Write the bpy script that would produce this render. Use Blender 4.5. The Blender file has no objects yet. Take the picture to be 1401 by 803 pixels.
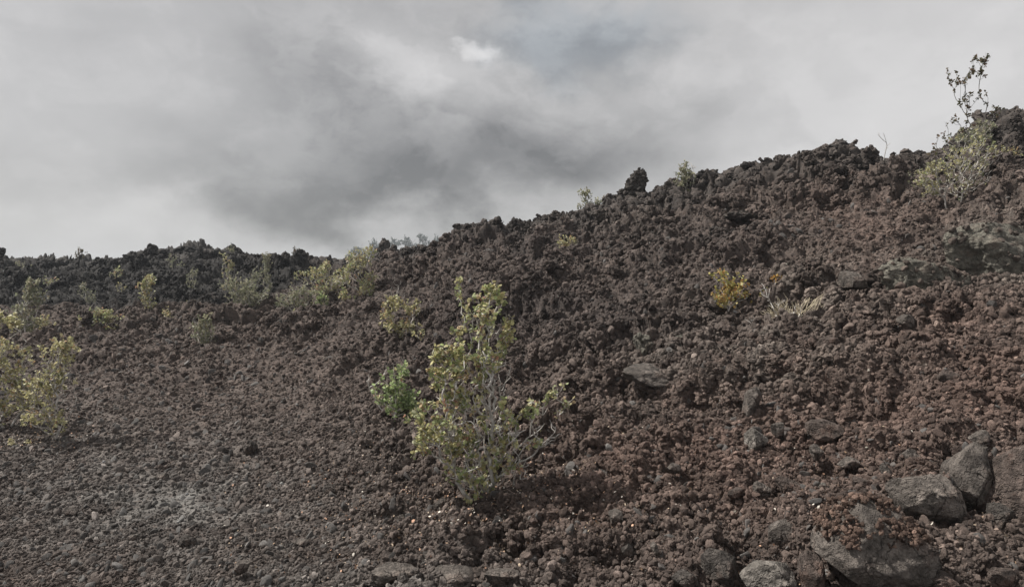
import bpy, math, random
import numpy as np
from mathutils import Vector, Matrix

RNG = np.random.default_rng(7)
F, CX, CY, CAMZ = 912.0, 700.5, 401.5, 2.5      # lens in pixels of the 1401 x 803 photo, eye height
sc = bpy.context.scene
COL = sc.collection

# ------------------------------------------------------------------ noise
def _h(ix, iy, seed):
    x = ix.astype(np.int64).astype(np.uint32); y = iy.astype(np.int64).astype(np.uint32)
    h = x * np.uint32(374761393) + y * np.uint32(668265263) + np.uint32((seed * 2246822519) & 0xffffffff)
    h = (h ^ (h >> np.uint32(13))) * np.uint32(1274126177)
    h = (h ^ (h >> np.uint32(16))) * np.uint32(2246822519)
    return h ^ (h >> np.uint32(15))

def _r(ix, iy, seed):
    return (_h(ix, iy, seed) & np.uint32(0xffffff)).astype(np.float32) / np.float32(0x1000000)

def vnoise(x, y, seed):
    ix = np.floor(x); iy = np.floor(y)
    fx = (x - ix).astype(np.float32); fy = (y - iy).astype(np.float32)
    def g(dx, dy):
        a = _r(ix + dx, iy + dy, seed) * np.float32(6.2831853)
        return np.cos(a) * (fx - dx) + np.sin(a) * (fy - dy)
    ux = fx * fx * fx * (fx * (fx * 6 - 15) + 10); uy = fy * fy * fy * (fy * (fy * 6 - 15) + 10)
    a, b, c, d = g(0, 0), g(1, 0), g(0, 1), g(1, 1)
    return ((a + (b - a) * ux) + ((c + (d - c) * ux) - (a + (b - a) * ux)) * uy) * 1.5

def fbm(x, y, seed, n=4, gain=.5):
    s = 0; a = 1; t = 0
    for k in range(n):
        s = s + a * vnoise(x * 2 ** k, y * 2 ** k, seed + 17 * k); t += a; a *= gain
    return s / t

def worley(x, y, seed):
    ix = np.floor(x); iy = np.floor(y)
    f1 = np.full(x.shape, 9, np.float32); f2 = f1.copy(); cid = np.zeros(x.shape, np.float32)
    for dx in (-1, 0, 1):
        for dy in (-1, 0, 1):
            cx = ix + dx; cy = iy + dy
            px = cx + _r(cx, cy, seed) - x; py = cy + _r(cx, cy, seed + 91) - y
            d = (px * px + py * py).astype(np.float32)
            c = _r(cx, cy, seed + 203)
            near = d < f1
            f2 = np.where(near, f1, np.minimum(f2, d)); cid = np.where(near, c, cid); f1 = np.where(near, d, f1)
    return np.sqrt(f1), np.sqrt(f2), cid

def sstep(a, b, x):
    t = np.clip((x - a) / (b - a), 0, 1); return t * t * (3 - 2 * t)

# ------------------------------------------------------------------ the lie of the land
# one profile per direction (u = photo column): (photo row, depth in metres)
PROF = {
 -350: [(803,5.8),(700,7.4),(600,9.8),(520,13.2),(450,19.2),(432,22.5)],
    0: [(803,5.6),(700,7.2),(600,9.5),(520,13),(450,19),(430,22),("z",1.7,25),(400,30),(374,34),(356,39),("z",4.3,47)],
  150: [(803,5.5),(700,7.1),(600,9.4),(520,12.9),(450,18.8),(430,22),("z",1.7,25),(400,29.5),(378,33),(357,38.5),("z",4.2,46)],
  300: [(803,5.3),(700,6.9),(600,9.2),(520,12.6),(450,18),(425,21.5),("z",1.9,24.5),(395,28.5),(365,32.5),(342,37),("z",4.6,44)],
  450: [(803,5.1),(700,6.6),(600,8.6),(520,11.4),(450,15.8),(415,20),(395,24.5),(378,30),(358,36),("z",4.0,42)],
  560: [(803,4.9),(700,6.2),(600,8),(520,10.3),(450,13.7),(400,17.6),(365,21.5),(345,25),("z",3.6,30)],
  640: [(803,4.8),(700,5.9),(600,7.5),(520,9.4),(450,12.1),(400,14.8),(350,18.7),(323,21.8),(309,23),("z",4.5,26)],
  760: [(803,4.7),(700,5.7),(600,7.1),(520,8.7),(450,11),(400,13.3),(350,16.8),(312,20.4),(294,22),("z",4.7,25.5)],
  870: [(803,4.6),(700,5.5),(600,6.7),(520,8.2),(450,10.1),(400,12.1),(350,15),(300,18.8),(268,21.2),("z",5.1,25)],
 1000: [(803,4.5),(700,5.3),(600,6.4),(520,7.7),(450,9.4),(400,11),(350,13.3),(300,16.2),(260,18.9),(231,20.4),("z",5.8,24)],
 1150: [(803,4.3),(700,5.0),(600,6),(520,7.2),(450,8.7),(400,10.1),(350,12),(300,14.5),(250,17.1),(200,19.3),("z",6.3,23)],
 1280: [(803,4.2),(700,4.8),(600,5.7),(520,6.8),(450,8.1),(400,9.3),(350,11),(300,13.2),(250,15.7),(207,17.8),("z",5.9,21.5)],
 1385: [(803,4.1),(700,4.7),(600,5.5),(520,6.5),(450,7.7),(400,8.8),(350,10.2),(300,12),(250,14.1),(200,16.1),(155,17.7),("z",6.9,21)],
 1700: [(803,4.0),(700,4.5),(600,5.2),(520,6.1),(450,7.2),(400,8.2),(350,9.4),(300,11),(250,12.9),(200,14.8),(140,16.6),("z",7.2,20)],
}
PROF[-350] = PROF[-350] + [("z",1.7,25),(400,30),(374,34),(354,39),("z",4.3,47)]
FARD, FARZ = [70., 120., 290., 340., 640., 4000.], [4.0, 6.2, 16.2, 16.5, 9.0, 1.0]

def pchip(xk, yk, x):
    xk = np.asarray(xk, float); yk = np.asarray(yk, float)
    h = np.diff(xk); dl = np.diff(yk) / h
    m = np.zeros_like(yk); m[0] = dl[0]; m[-1] = dl[-1]
    for i in range(1, len(xk) - 1):
        if dl[i - 1] * dl[i] > 0:
            w1 = 2 * h[i] + h[i - 1]; w2 = h[i] + 2 * h[i - 1]
            m[i] = (w1 + w2) / (w1 / dl[i - 1] + w2 / dl[i])
    k = np.clip(np.searchsorted(xk, x) - 1, 0, len(xk) - 2)
    t = np.clip((x - xk[k]) / h[k], 0, 1)
    return ((1 + 2 * t) * (1 - t) ** 2 * yk[k] + t * (1 - t) ** 2 * h[k] * m[k]
            + t * t * (3 - 2 * t) * yk[k + 1] + t * t * (t - 1) * h[k] * m[k + 1])

LDG = np.linspace(math.log(1.2), math.log(4000), 700)
UG = np.linspace(-350, 1700, 500)
ucols = sorted(PROF)
tab = []
for u in ucols:
    ds, zs = [1.2, 2.6], [0., 0.02]
    for p in PROF[u]:
        if p[0] == "z": zs.append(p[1]); ds.append(p[2])
        else: ds.append(p[1]); zs.append(CAMZ - (p[0] - CY) / F * p[1])
    tab.append(pchip(np.log(ds + FARD), zs + FARZ, LDG))
tab = np.array(tab)
ZT = np.array([pchip(ucols, tab[:, j], UG) for j in range(len(LDG))]).T      # [u, logd]

def blookup(T, a, b):
    a = np.clip(a, 0, T.shape[0] - 1.001); b = np.clip(b, 0, T.shape[1] - 1.001)
    i = a.astype(int); j = b.astype(int); fa = a - i; fb = b - j
    return (T[i, j] * (1 - fa) + T[i + 1, j] * fa) * (1 - fb) + (T[i, j + 1] * (1 - fa) + T[i + 1, j + 1] * fa) * fb

def macro(u, d):
    return blookup(ZT, (u - UG[0]) / (UG[1] - UG[0]), (np.log(d) - LDG[0]) / (LDG[1] - LDG[0]))

# skyline of the ridges (photo column, row) and the depth of the crest there
SKY = [(-350,352,39),(0,353,39),(60,354,39),(95,358,39),(130,361,38.5),(165,355,38),(185,352,38),(200,341,38),(215,345,37.5),(232,348,37.5),
 (243,338,37),(262,335,37),(285,344,37),(300,341,37),(318,344,37),(335,352,37),(365,355,36.5),(400,356,36.5),(425,358,36),(440,354,36),(455,358,35),(490,358,31),
 (520,356,27),(540,353,26),(560,348,25),(590,343,24.5),(612,338,24),(622,334,23.5),(628,316,23),(640,308,23),(665,308,22.8),(700,308,22.6),(730,303,22.3),(745,301,22),
 (756,293,22),(780,290,21.8),(800,286,21.6),(830,276,21.3),(850,268,21.2),(880,267,21.2),(895,262,21),(920,254,20.8),(945,247,20.7),(958,236,20.6),(985,236,20.5),
 (1005,238,20.4),(1015,224,20.4),(1040,224,20.2),(1055,218,20.1),(1070,220,20),(1085,212,19.8),(1115,210,19.6),(1130,203,19.5),(1150,197,19.3),(1168,203,19.1),(1185,213,18.9),
 (1215,219,18.5),(1250,214,18.2),(1275,208,17.9),(1300,200,17.8),(1325,188,17.8),(1350,160,17.7),(1375,151,17.7),(1390,156,17.5),(1410,152,17.5),(1700,138,16.6)]
SKU, SKV, SKD = (np.array([s[k] for s in SKY], float) for k in range(3))

# ------------------------------------------------------------------ ground sheet
NU = 1750
d_rows = np.concatenate([np.exp(np.linspace(math.log(2.6), math.log(4.0), 60))[:-1],
                         np.exp(np.linspace(math.log(4.0), math.log(27), 1020))[:-1],
                         np.exp(np.linspace(math.log(27), math.log(50), 200))[:-1],
                         np.exp(np.linspace(math.log(50), math.log(640), 50))])
u_cols = np.linspace(-300, 1650, NU)
U, D = np.meshgrid(u_cols, d_rows)
X = ((U - CX) / F * D); Y = D

def gauss(u, v, cu, cv, su, sv): return np.exp(-((u - cu) / su) ** 2 - ((v - cv) / sv) ** 2)
def rough(X, Y):
    """how broken the lava is: 0 raked gravel, 1 loose clinker, 1.6 crest and far black flow"""
    u = X / Y * F + CX
    smooth = sstep(640, 380, u) * sstep(20, 10, Y) * .84                         # raked slope low on the left
    smooth = np.maximum(smooth, sstep(900, 1000, u) * sstep(7.5, 6, Y) * .35)   # road cut low on the right
    crest = np.interp(u, SKU, SKD)
    r = 1 - smooth + .55 * sstep(crest - 6, crest - .5, Y) + .5 * sstep(24, 28, Y)
    g = np.exp(-((u - 1190) / 110) ** 2 - ((Y - 13.5) / 2.2) ** 2)              # fine scree on the upper right
    r = r * (1 + .5 * np.clip(fbm(X * .38, Y * .38, 15, 3) * 1.4, -.8, 1)) * (1 - .85 * gauss(u, Y, 235, 7.2, 80, .5))
    return (r * (1 - .6 * g)).astype(np.float32)

def lumps(X, Y):
    wx = X + .35 * fbm(X * 1.1, Y * 1.1, 3, 3); wy = Y + .35 * fbm(X * 1.1 + 9, Y * 1.1, 5, 3)
    h = .24 * fbm(wx * .8, wy * .8, 11, 3) + .34 * sstep(7, 12, Y) * fbm(X * .33 + 2, Y * .33, 19, 3) + .55 * sstep(25, 29, Y) * fbm(X * .22, Y * .22, 13, 3)
    w2x = wx + .05 * vnoise(X * 7, Y * 7, 21); w2y = wy + .05 * vnoise(X * 7, Y * 7, 22)
    for s, a, sd in ((.95, .20, 31), (.42, .125, 32), (.19, .062, 33), (.085, .026, 34)):
        f1, f2, c = worley(w2x / s, w2y / s, sd)
        dome = np.sqrt(np.clip(1 - (f1 / .85) ** 2, 0, 1))
        h = h + a * ((.35 + .9 * c) * dome - .45 * (1 - sstep(0, .22, f2 - f1)) * c)
    for s, a, sd in ((1.3, .24, 51), (.55, .16, 52), (.26, .08, 53)):          # pits and broken mouths
        f1, f2, c = worley(w2x / s + 3.3, w2y / s, sd)
        if s > 1: a = a * sstep(6, 10, Y)
        h = h - a * (c > .62) * (1 - sstep(.1, .55, f1 + .25 * vnoise(X * 6 / s * .5, Y * 6 / s * .5, sd + 3)))
    h = h + .06 * fbm(X * 5, Y * 5, 41, 4) + .03 * fbm(X * 16, Y * 16, 43, 2)
    return h.astype(np.float32)

Z0 = macro(U, D)
R = rough(X, Y)
far = 1 - sstep(60, 120, D)
L = lumps(X, Y)
DISP = (L - .14) * R * far * 1.08
Z1 = Z0 + DISP
# bring the crest to the surveyed skyline
py = CY - (Z1 - CAMZ) / D * F
near = D < 48
sky_now = np.where(near, py, 9e9).min(0)
k = np.arange(-9, 10); ker = np.exp(-(k / 4.) ** 2); ker /= ker.sum()
tgt = np.interp(u_cols, SKU, SKV); cd = np.interp(u_cols, SKU, SKD)
err = np.convolve(np.pad(sky_now - tgt, 9, mode='edge'), ker, 'valid')
dz = err / F * cd * .9
Wc = sstep((cd - 4)[None, :], (cd - .6)[None, :], D) * (1 - sstep((cd + 3)[None, :], (cd + 9)[None, :], D))
Z0 = Z0 + Wc * dz[None, :]
Z1 = Z0 + DISP

# hollows under ledges and between boulders: (photo column, row, radius, depth)
def at0(px, pyy):
    ds = np.exp(np.linspace(math.log(3.2), math.log(40), 1500)); gz = macro(np.full_like(ds, px), ds)
    i = int(np.argmax(CAMZ - (pyy - CY) / F * ds <= gz)); return (px - CX) / F * ds[i], ds[i]
for hx, hy, hr, hd in ((885,546,.24,.40), (925,546,.2,.30), (1352,650,.18,.6), (1025,525,.14,.14), (1292,732,.18,.3), (730,650,.22,.10),
                       (1215,560,.3,.18), (1015,305,.5,.35), (985,330,.5,.25), (1095,560,.2,.12), (700,480,.5,.2), (1240,395,.25,.2), (1340,390,.3,.2), (590,480,.4,.15), (1000,325,.6,.3), (940,330,.5,.3), (860,445,.35,.25), (960,540,.25,.2), (800,420,.5,.25), (740,520,.35,.2), (1110,330,.4,.2), (690,390,.6,.3), (1190,470,.25,.2),
                       (1290,470,.25,.2), (1080,500,.2,.15), (850,600,.2,.07), (930,640,.18,.14), (1150,640,.15,.14), (820,360,.6,.3), (700,345,.7,.3), (1240,330,.4,.25), (1300,300,.5,.25), (420,470,.8,.2), (250,470,.9,.25), (150,500,.7,.2)):
    qx, qy = at0(hx, hy)
    b = -hd * np.exp(-((X - qx) ** 2 + (Y - qy) ** 2) / hr ** 2)
    Z1 += b; Z0 += b * .5

# push the lumps out along the slope's normal so that they overhang a little
gu = np.gradient(Z0, axis=1) / np.gradient(X, axis=1)
gd = np.gradient(Z0, axis=0) / np.gradient(Y, axis=0) - gu * (U - CX) / F
nx, ny = -gu, -gd; nl = np.sqrt(nx * nx + ny * ny + 1); nx /= nl; ny /= nl
ov = np.clip(DISP, -.3, .5)
jx = .05 * fbm(X * 5, Y * 5, 61, 2) * R * far; jy = .05 * fbm(X * 5, Y * 5, 67, 2) * R * far
XD = X + nx * ov * .8 + jx; YD = Y + ny * ov * .8 + jy

LDR = np.log(d_rows)
def grid_ij(x, y):
    u = x / y * F + CX
    a = np.interp(np.log(y), LDR, np.arange(len(d_rows)))
    b = (u - u_cols[0]) / (u_cols[1] - u_cols[0])
    return a, b
def ground_z(x, y):
    a, b = grid_ij(np.atleast_1d(x).astype(float), np.atleast_1d(y).astype(float))
    return blookup(Z1, a, b)
def base_z(x, y):
    a, b = grid_ij(np.atleast_1d(x).astype(float), np.atleast_1d(y).astype(float))
    return blookup(Z0, a, b)
def at(px, pyy, dmin=3.2, dmax=60):
    """the point of the ground seen in a direction"""
    ds = np.exp(np.linspace(math.log(dmin), math.log(dmax), 1500))
    x = (px - CX) / F * ds
    gz = base_z(x, ds); rz = CAMZ - (pyy - CY) / F * ds
    hit = np.nonzero(rz <= gz)[0]
    i = hit[0] if len(hit) else np.argmin(rz - gz)
    return float(x[i]), float(ds[i]), float(gz[i])

# ------------------------------------------------------------------ colour of the lava (its own albedo)
def gauss(u, v, cu, cv, su, sv): return np.exp(-((u - cu) / su) ** 2 - ((v - cv) / sv) ** 2)
def lava_colour(x, y, z):
    u = x / y * F + CX; v = CY - (z - CAMZ) / y * F
    u = u + 60 * fbm(x * .5, y * .5, 71, 3); v = v + 35 * fbm(x * .5 + 5, y * .5, 72, 3)
    base = np.array([.086, .068, .059]); rust = np.array([.110, .076, .063]); grey = np.array([.122, .116, .109])
    dark = np.array([.058, .047, .043]); black = np.array([.019, .018, .017]); pale = np.array([.15, .138, .122])
    def mix(c, t, w): return c + (t - c) * w[..., None]
    n = fbm(x * .9, y * .9, 73, 4); n2 = fbm(x * 2.6, y * 2.6, 74, 3)
    c = np.broadcast_to(base, x.shape + (3,)).copy()
    w = np.clip(gauss(u, v, 1330, 520, 260, 150) + .7 * gauss(u, v, 1000, 600, 200, 120) + .5 * gauss(u, v, 1200, 290, 130, 60) + .5 * gauss(u, v, 850, 700, 260, 120), 0, 1)
    c = mix(c, rust, np.clip(w * (.75 + .9 * n), 0, 1))
    w = np.clip(gauss(u, v, 150, 680, 330, 110) + .8 * gauss(u, v, 520, 800, 260, 60) + .8 * gauss(u, v, 230, 690, 70, 28), 0, 1)
    c = mix(c, grey, np.clip(w * (.62 + .9 * n2), 0, 1) * .8)
    w = np.clip(gauss(u, v, 1000, 480, 170, 60) + .8 * gauss(u, v, 1130, 390, 80, 40) + .9 * gauss(u, v, 1350, 350, 100, 55) + .6 * gauss(u, v, 860, 310, 60, 30), 0, 1)
    c = mix(c, pale, np.clip(w * (.45 + 1.2 * n2), 0, 1) * .6)
    w = np.clip(gauss(u, v, 760, 430, 200, 60) + gauss(u, v, 690, 330, 140, 30) + .6 * gauss(u, v, 960, 330, 120, 50), 0, 1)
    c = mix(c, dark, np.clip(w * (.9 + .6 * n), 0, 1))
    c = mix(c, np.array([.126, .120, .112]), np.clip(gauss(x / y * F + CX, y, 235, 7.2, 80, .5) * (.9 + .8 * n2), 0, 1))
    c = mix(c, np.array([.084, .065, .056]), np.clip(gauss(u, v, 300, 500, 260, 50) * (.6 + n), 0, 1) * .7)
    c = mix(c, black, sstep(22.5, 26.5, y + 1.5 * n) * sstep(520, 400, u) * .95)
    crest = np.interp(u, SKU, SKD)
    c = mix(c, np.array([.052, .048, .045]), sstep(crest - 3.5, crest - .5, y) * .65)
    far = sstep(48, 70, y)
    c = mix(c, np.array([.05, .06, .045]), far)
    c *= 1.07 * (1 + .5 * n2)[..., None]
    return np.clip(c, .012, .4)

def mesh_grid(name, XD, YD, ZD, C):
    nr, nc = XD.shape
    me = bpy.data.meshes.new(name)
    co = np.stack([XD, YD, ZD], -1).reshape(-1, 3).astype(np.float32)
    idx = np.arange(nr * nc, dtype=np.int32).reshape(nr, nc)
    q = np.stack([idx[:-1, :-1], idx[:-1, 1:], idx[1:, 1:], idx[1:, :-1]], -1).reshape(-1)
    nf = len(q) // 4
    me.vertices.add(len(co)); me.vertices.foreach_set('co', co.ravel())
    me.loops.add(len(q)); me.loops.foreach_set('vertex_index', q)
    me.polygons.add(nf); me.polygons.foreach_set('loop_start', np.arange(0, nf * 4, 4, dtype=np.int32))
    me.polygons.foreach_set('use_smooth', np.ones(nf, bool))
    at_ = me.attributes.new('col', 'FLOAT_COLOR', 'POINT')
    at_.data.foreach_set('color', np.concatenate([C.reshape(-1, 3), np.ones((len(co), 1))], 1).astype(np.float32).ravel())
    me.update(); return me

# ------------------------------------------------------------------ materials
class NT:
    def __init__(s, tree): s.t = tree; s.n = tree.nodes; s.l = tree.links
    def new(s, kind, **kw):
        nd = s.n.new(kind)
        for k_, v in kw.items(): setattr(nd, k_, v)
        return nd
    def put(s, nd, key, v):
        if isinstance(v, bpy.types.NodeSocket): s.l.new(v, nd.inputs[key])
        elif v is not None: nd.inputs[key].default_value = v
    def math(s, op, a, b=None, c=None, clamp=False):
        nd = s.new('ShaderNodeMath', operation=op, use_clamp=clamp)
        s.put(nd, 0, a); s.put(nd, 1, b); s.put(nd, 2, c); return nd.outputs[0]
    def vmath(s, op, a, b=None):
        nd = s.new('ShaderNodeVectorMath', operation=op); s.put(nd, 0, a); s.put(nd, 1, b); return nd.outputs[0]
    def noise(s, vec, scale, detail=4, rough=.55, out=0):
        nd = s.new('ShaderNodeTexNoise'); s.put(nd, 'Vector', vec); s.put(nd, 'Scale', scale)
        s.put(nd, 'Detail', detail); s.put(nd, 'Roughness', rough); return nd.outputs[out]
    def mix(s, fac, a, b, mode='MIX'):
        nd = s.new('ShaderNodeMix', data_type='RGBA', blend_type=mode)
        s.put(nd, 0, fac); s.put(nd, 6, a); s.put(nd, 7, b); return nd.outputs[2]
    def ramp(s, fac, lo, hi, a=0., b=1.):
        nd = s.new('ShaderNodeMapRange', interpolation_type='SMOOTHSTEP'); s.put(nd, 0, fac)
        s.put(nd, 1, lo); s.put(nd, 2, hi); s.put(nd, 3, a); s.put(nd, 4, b); return nd.outputs[0]

def new_mat(name):
    m = bpy.data.materials.new(name); m.use_nodes = True; m.node_tree.nodes.clear()
    t = NT(m.node_tree); out = t.new('ShaderNodeOutputMaterial'); b = t.new('ShaderNodeBsdfPrincipled')
    t.l.new(b.outputs[0], out.inputs[0]); return m, t, b

def lava_mat(name, source, scale=1., bump=1., fleck=.5, colour=None):
    """porous lava: colour from the stone itself, pits, dust flecks; source GEOMETRY / INSTANCER / None"""
    m, t, b = new_mat(name)
    if source == 'GEOMETRY': vec = t.new('ShaderNodeNewGeometry').outputs['Position']
    else: vec = t.new('ShaderNodeTexCoord').outputs['Object']
    if source:
        a = t.new('ShaderNodeAttribute', attribute_type=source, attribute_name='col'); col = a.outputs['Color']
    else:
        rgb = t.new('ShaderNodeRGB'); rgb.outputs[0].default_value = (*colour, 1); col = rgb.outputs[0]
    n1 = t.noise(vec, 6 * scale, 6, .65); n2 = t.noise(vec, 26 * scale, 5, .7); n3 = t.noise(vec, 70 * scale, 3, .6)
    v = t.math('MULTIPLY', t.ramp(n1, .3, .72, .62, 1.4), t.ramp(n2, .3, .75, .62, 1.4))
    cmb = t.new('ShaderNodeCombineColor'); [t.put(cmb, i, v) for i in range(3)]
    col = t.mix(1., col, cmb.outputs[0], 'MULTIPLY')
    bwn = t.new('ShaderNodeRGBToBW'); t.put(bwn, 0, col); worn = t.ramp(bwn.outputs[0], .025, .065)
    rustf = t.math('MULTIPLY', t.math('MULTIPLY', t.ramp(t.noise(vec, 11 * scale, 4, .6), .52, .72), .3), worn)
    col = t.mix(rustf, col, (.13, .075, .052, 1))
    lich = t.math('MULTIPLY', t.ramp(n3, .60, .70), t.math('MULTIPLY', t.ramp(t.noise(vec, 4 * scale, 3), .42, .66), t.math('MULTIPLY', worn, fleck)))
    col = t.mix(lich, col, (.26, .245, .22, 1))
    t.put(b, 'Base Color', col); t.put(b, 'Roughness', t.ramp(n1, .3, .7, .78, .98)); t.put(b, 'Specular IOR Level', .25)
    h = t.math('ADD', t.math('MULTIPLY', n2, .6), t.math('MULTIPLY', n3, .35))
    vor = t.new('ShaderNodeTexVoronoi'); t.put(vor, 'Vector', vec); t.put(vor, 'Scale', 38 * scale)
    h = t.math('ADD', h, t.math('MULTIPLY', t.ramp(vor.outputs[0], 0., .45), .35))
    bp = t.new('ShaderNodeBump'); t.put(bp, 'Height', h); t.put(bp, 'Strength', .9 * min(bump, 1.)); t.put(bp, 'Distance', .03 * bump / scale)
    t.put(b, 'Normal', bp.outputs[0]); return m

def stone_mat(name, colour, rust=0.3, stain=.5):
    """dense grey basalt of the boulders: broken faces, dust, rusty films"""
    m, t, b = new_mat(name); vec = t.new('ShaderNodeTexCoord').outputs['Object']
    n1 = t.noise(vec, 3.2, 6, .6); n2 = t.noise(vec, 14, 6, .68); n3 = t.noise(vec, 60, 4, .65)
    c = tuple(colour)
    col = t.mix(t.ramp(n1, .32, .68), tuple(x * .72 for x in c) + (1,), tuple(x * 1.35 for x in c) + (1,))
    v = t.math('MULTIPLY', t.ramp(n2, .3, .72, .55, 1.5), t.ramp(n3, .3, .7, .78, 1.22)); cmb = t.new('ShaderNodeCombineColor'); [t.put(cmb, i, v) for i in range(3)]
    col = t.mix(1., col, cmb.outputs[0], 'MULTIPLY')
    col = t.mix(t.math('MULTIPLY', t.ramp(t.noise(vec, 5, 5, .6), .5, .66), rust), col, (.12, .068, .05, 1))
    col = t.mix(t.math('MULTIPLY', t.ramp(n3, .62, .74), stain), col, (.30, .285, .26, 1))
    wv = t.vmath('ADD', vec, t.vmath('MULTIPLY', t.noise(vec, 4, 4, .6, 1), (.35, .35, .35)))
    vo = t.new('ShaderNodeTexVoronoi', feature='DISTANCE_TO_EDGE'); t.put(vo, 'Vector', wv); t.put(vo, 'Scale', 4.5)
    crack = t.math('MULTIPLY', t.ramp(vo.outputs[0], .035, .0), t.ramp(t.noise(vec, 3, 2), .42, .58))
    col = t.mix(t.math('MULTIPLY', crack, .55), col, (.035, .028, .025, 1))
    pit = t.new('ShaderNodeTexVoronoi'); t.put(pit, 'Vector', vec); t.put(pit, 'Scale', 55.)
    t.put(b, 'Base Color', col); t.put(b, 'Roughness', .88); t.put(b, 'Specular IOR Level', .25)
    h = t.math('ADD', t.math('MULTIPLY', n2, 1.0), t.math('MULTIPLY', n3, .45))
    h = t.math('SUBTRACT', t.math('ADD', h, t.math('MULTIPLY', t.ramp(pit.outputs[0], .0, .4), .3)), t.math('MULTIPLY', crack, .8))
    bp = t.new('ShaderNodeBump'); t.put(bp, 'Height', h); t.put(bp, 'Strength', 1.); t.put(bp, 'Distance', .05)
    t.put(b, 'Normal', bp.outputs[0]); return m

def leaf_mat():
    m, t, b = new_mat('leaf'); out = [n for n in t.n if n.type == 'OUTPUT_MATERIAL'][0]
    a = t.new('ShaderNodeAttribute', attribute_type='GEOMETRY', attribute_name='col')
    vec = t.new('ShaderNodeTexCoord').outputs['Object']
    v = t.ramp(t.noise(vec, 45, 3), .3, .7, .75, 1.25); cmb = t.new('ShaderNodeCombineColor'); [t.put(cmb, i, v) for i in range(3)]
    col = t.mix(1., a.outputs[0], cmb.outputs[0], 'MULTIPLY')
    t.put(b, 'Base Color', col); t.put(b, 'Roughness', .5); t.put(b, 'Specular IOR Level', .35)
    tr = t.new('ShaderNodeBsdfTranslucent'); t.put(tr, 0, col)
    mx = t.new('ShaderNodeMixShader'); mx.inputs[0].default_value = .35
    t.l.new(b.outputs[0], mx.inputs[1]); t.l.new(tr.outputs[0], mx.inputs[2]); t.l.new(mx.outputs[0], out.inputs[0]); return m

def bark_mat(name, lo, hi):
    m, t, b = new_mat(name); vec = t.new('ShaderNodeTexCoord').outputs['Object']
    n = t.noise(vec, 22, 5, .65); col = t.mix(t.ramp(n, .35, .65), (*lo, 1), (*hi, 1))
    t.put(b, 'Base Color', col); t.put(b, 'Roughness', .85)
    bp = t.new('ShaderNodeBump'); t.put(bp, 'Height', t.noise(vec, 90, 3)); t.put(bp, 'Strength', .5); t.put(bp, 'Distance', .004)
    t.put(b, 'Normal', bp.outputs[0]); return m

def plain_mat(name, colour, rough_=.8):
    m, t, b = new_mat(name); vec = t.new('ShaderNodeTexCoord').outputs['Object']
    col = t.mix(t.noise(vec, 12, 3), tuple(c * .8 for c in colour) + (1,), tuple(min(1, c * 1.15) for c in colour) + (1,))
    t.put(b, 'Base Color', col); t.put(b, 'Roughness', rough_); return m

M_GROUND = lava_mat('lava ground', 'GEOMETRY', 1., 1., .55)
M_CLINK = lava_mat('clinker', 'INSTANCER', 1.0, .55, .42)
M_LITTER = None
M_LEAF = leaf_mat()
M_BARK = bark_mat('grey bark', (.28, .26, .235), (.58, .55, .51))
M_DEAD = bark_mat('bleached wood', (.34, .32, .29), (.62, .59, .55))
M_DARKBARK = bark_mat('dark bark', (.07, .065, .06), (.20, .185, .17))

# ------------------------------------------------------------------ helpers
def tag(o, label=None, cat=None, group=None, kind=None):
    if label: o['label'] = label
    if cat: o['category'] = cat
    if group: o['group'] = group
    if kind: o['kind'] = kind
    return o
def link(name, me, mat, parent=None, loc=None):
    o = bpy.data.objects.new(name, me); COL.objects.link(o)
    if mat and not me.materials: me.materials.append(mat)
    if parent: o.parent = parent
    if loc is not None: o.location = loc
    return o
def pydata(name, v, f, smooth=True, col=None):
    me = bpy.data.meshes.new(name); v = np.asarray(v, np.float32); f = np.asarray(f, np.int32); k_ = f.shape[1]
    me.vertices.add(len(v)); me.vertices.foreach_set('co', v.ravel())
    me.loops.add(f.size); me.loops.foreach_set('vertex_index', f.ravel())
    me.polygons.add(len(f)); me.polygons.foreach_set('loop_start', np.arange(0, f.size, k_, dtype=np.int32))
    me.polygons.foreach_set('use_smooth', np.full(len(f), smooth))
    if col is not None:
        a = me.attributes.new('col', 'FLOAT_COLOR', 'POINT')
        a.data.foreach_set('color', np.concatenate([col, np.ones((len(col), 1))], 1).astype(np.float32).ravel())
    me.update(); me.validate(); return me

import bmesh
_ico = {}
def ico(n):
    if n not in _ico:
        bm = bmesh.new(); bmesh.ops.create_icosphere(bm, subdivisions=n, radius=1)
        bm.verts.index_update()
        _ico[n] = (np.array([v.co for v in bm.verts]), np.array([[v.index for v in f.verts] for f in bm.faces])); bm.free()
    return _ico[n]

def noise3(p, s, seed):
    return (vnoise(p[:, 0] * s + 3.1 * seed, p[:, 1] * s + p[:, 2] * s * .71, seed) + vnoise(p[:, 1] * s + 7, p[:, 2] * s - p[:, 0] * s * .63, seed + 5)
            + vnoise(p[:, 2] * s - 5, p[:, 0] * s + p[:, 1] * s * .67, seed + 9)) / 2.2
def cells3(p, n, rng):
    """lumpy bulges around random points on a ball"""
    q = rng.normal(size=(n, 3)); q /= np.linalg.norm(q, axis=1)[:, None]; h = rng.uniform(.2, 1, n)
    d = np.linalg.norm(p[:, None] - q[None], axis=2); i = d.argmin(1); f1 = d.min(1)
    d2 = np.sort(d, 1)[:, 1]
    return h[i] * np.sqrt(np.clip(1 - (f1 / (2.6 / math.sqrt(n))) ** 2, 0, 1)) - .5 * np.exp(-((d2 - f1) / .06) ** 2)

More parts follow.
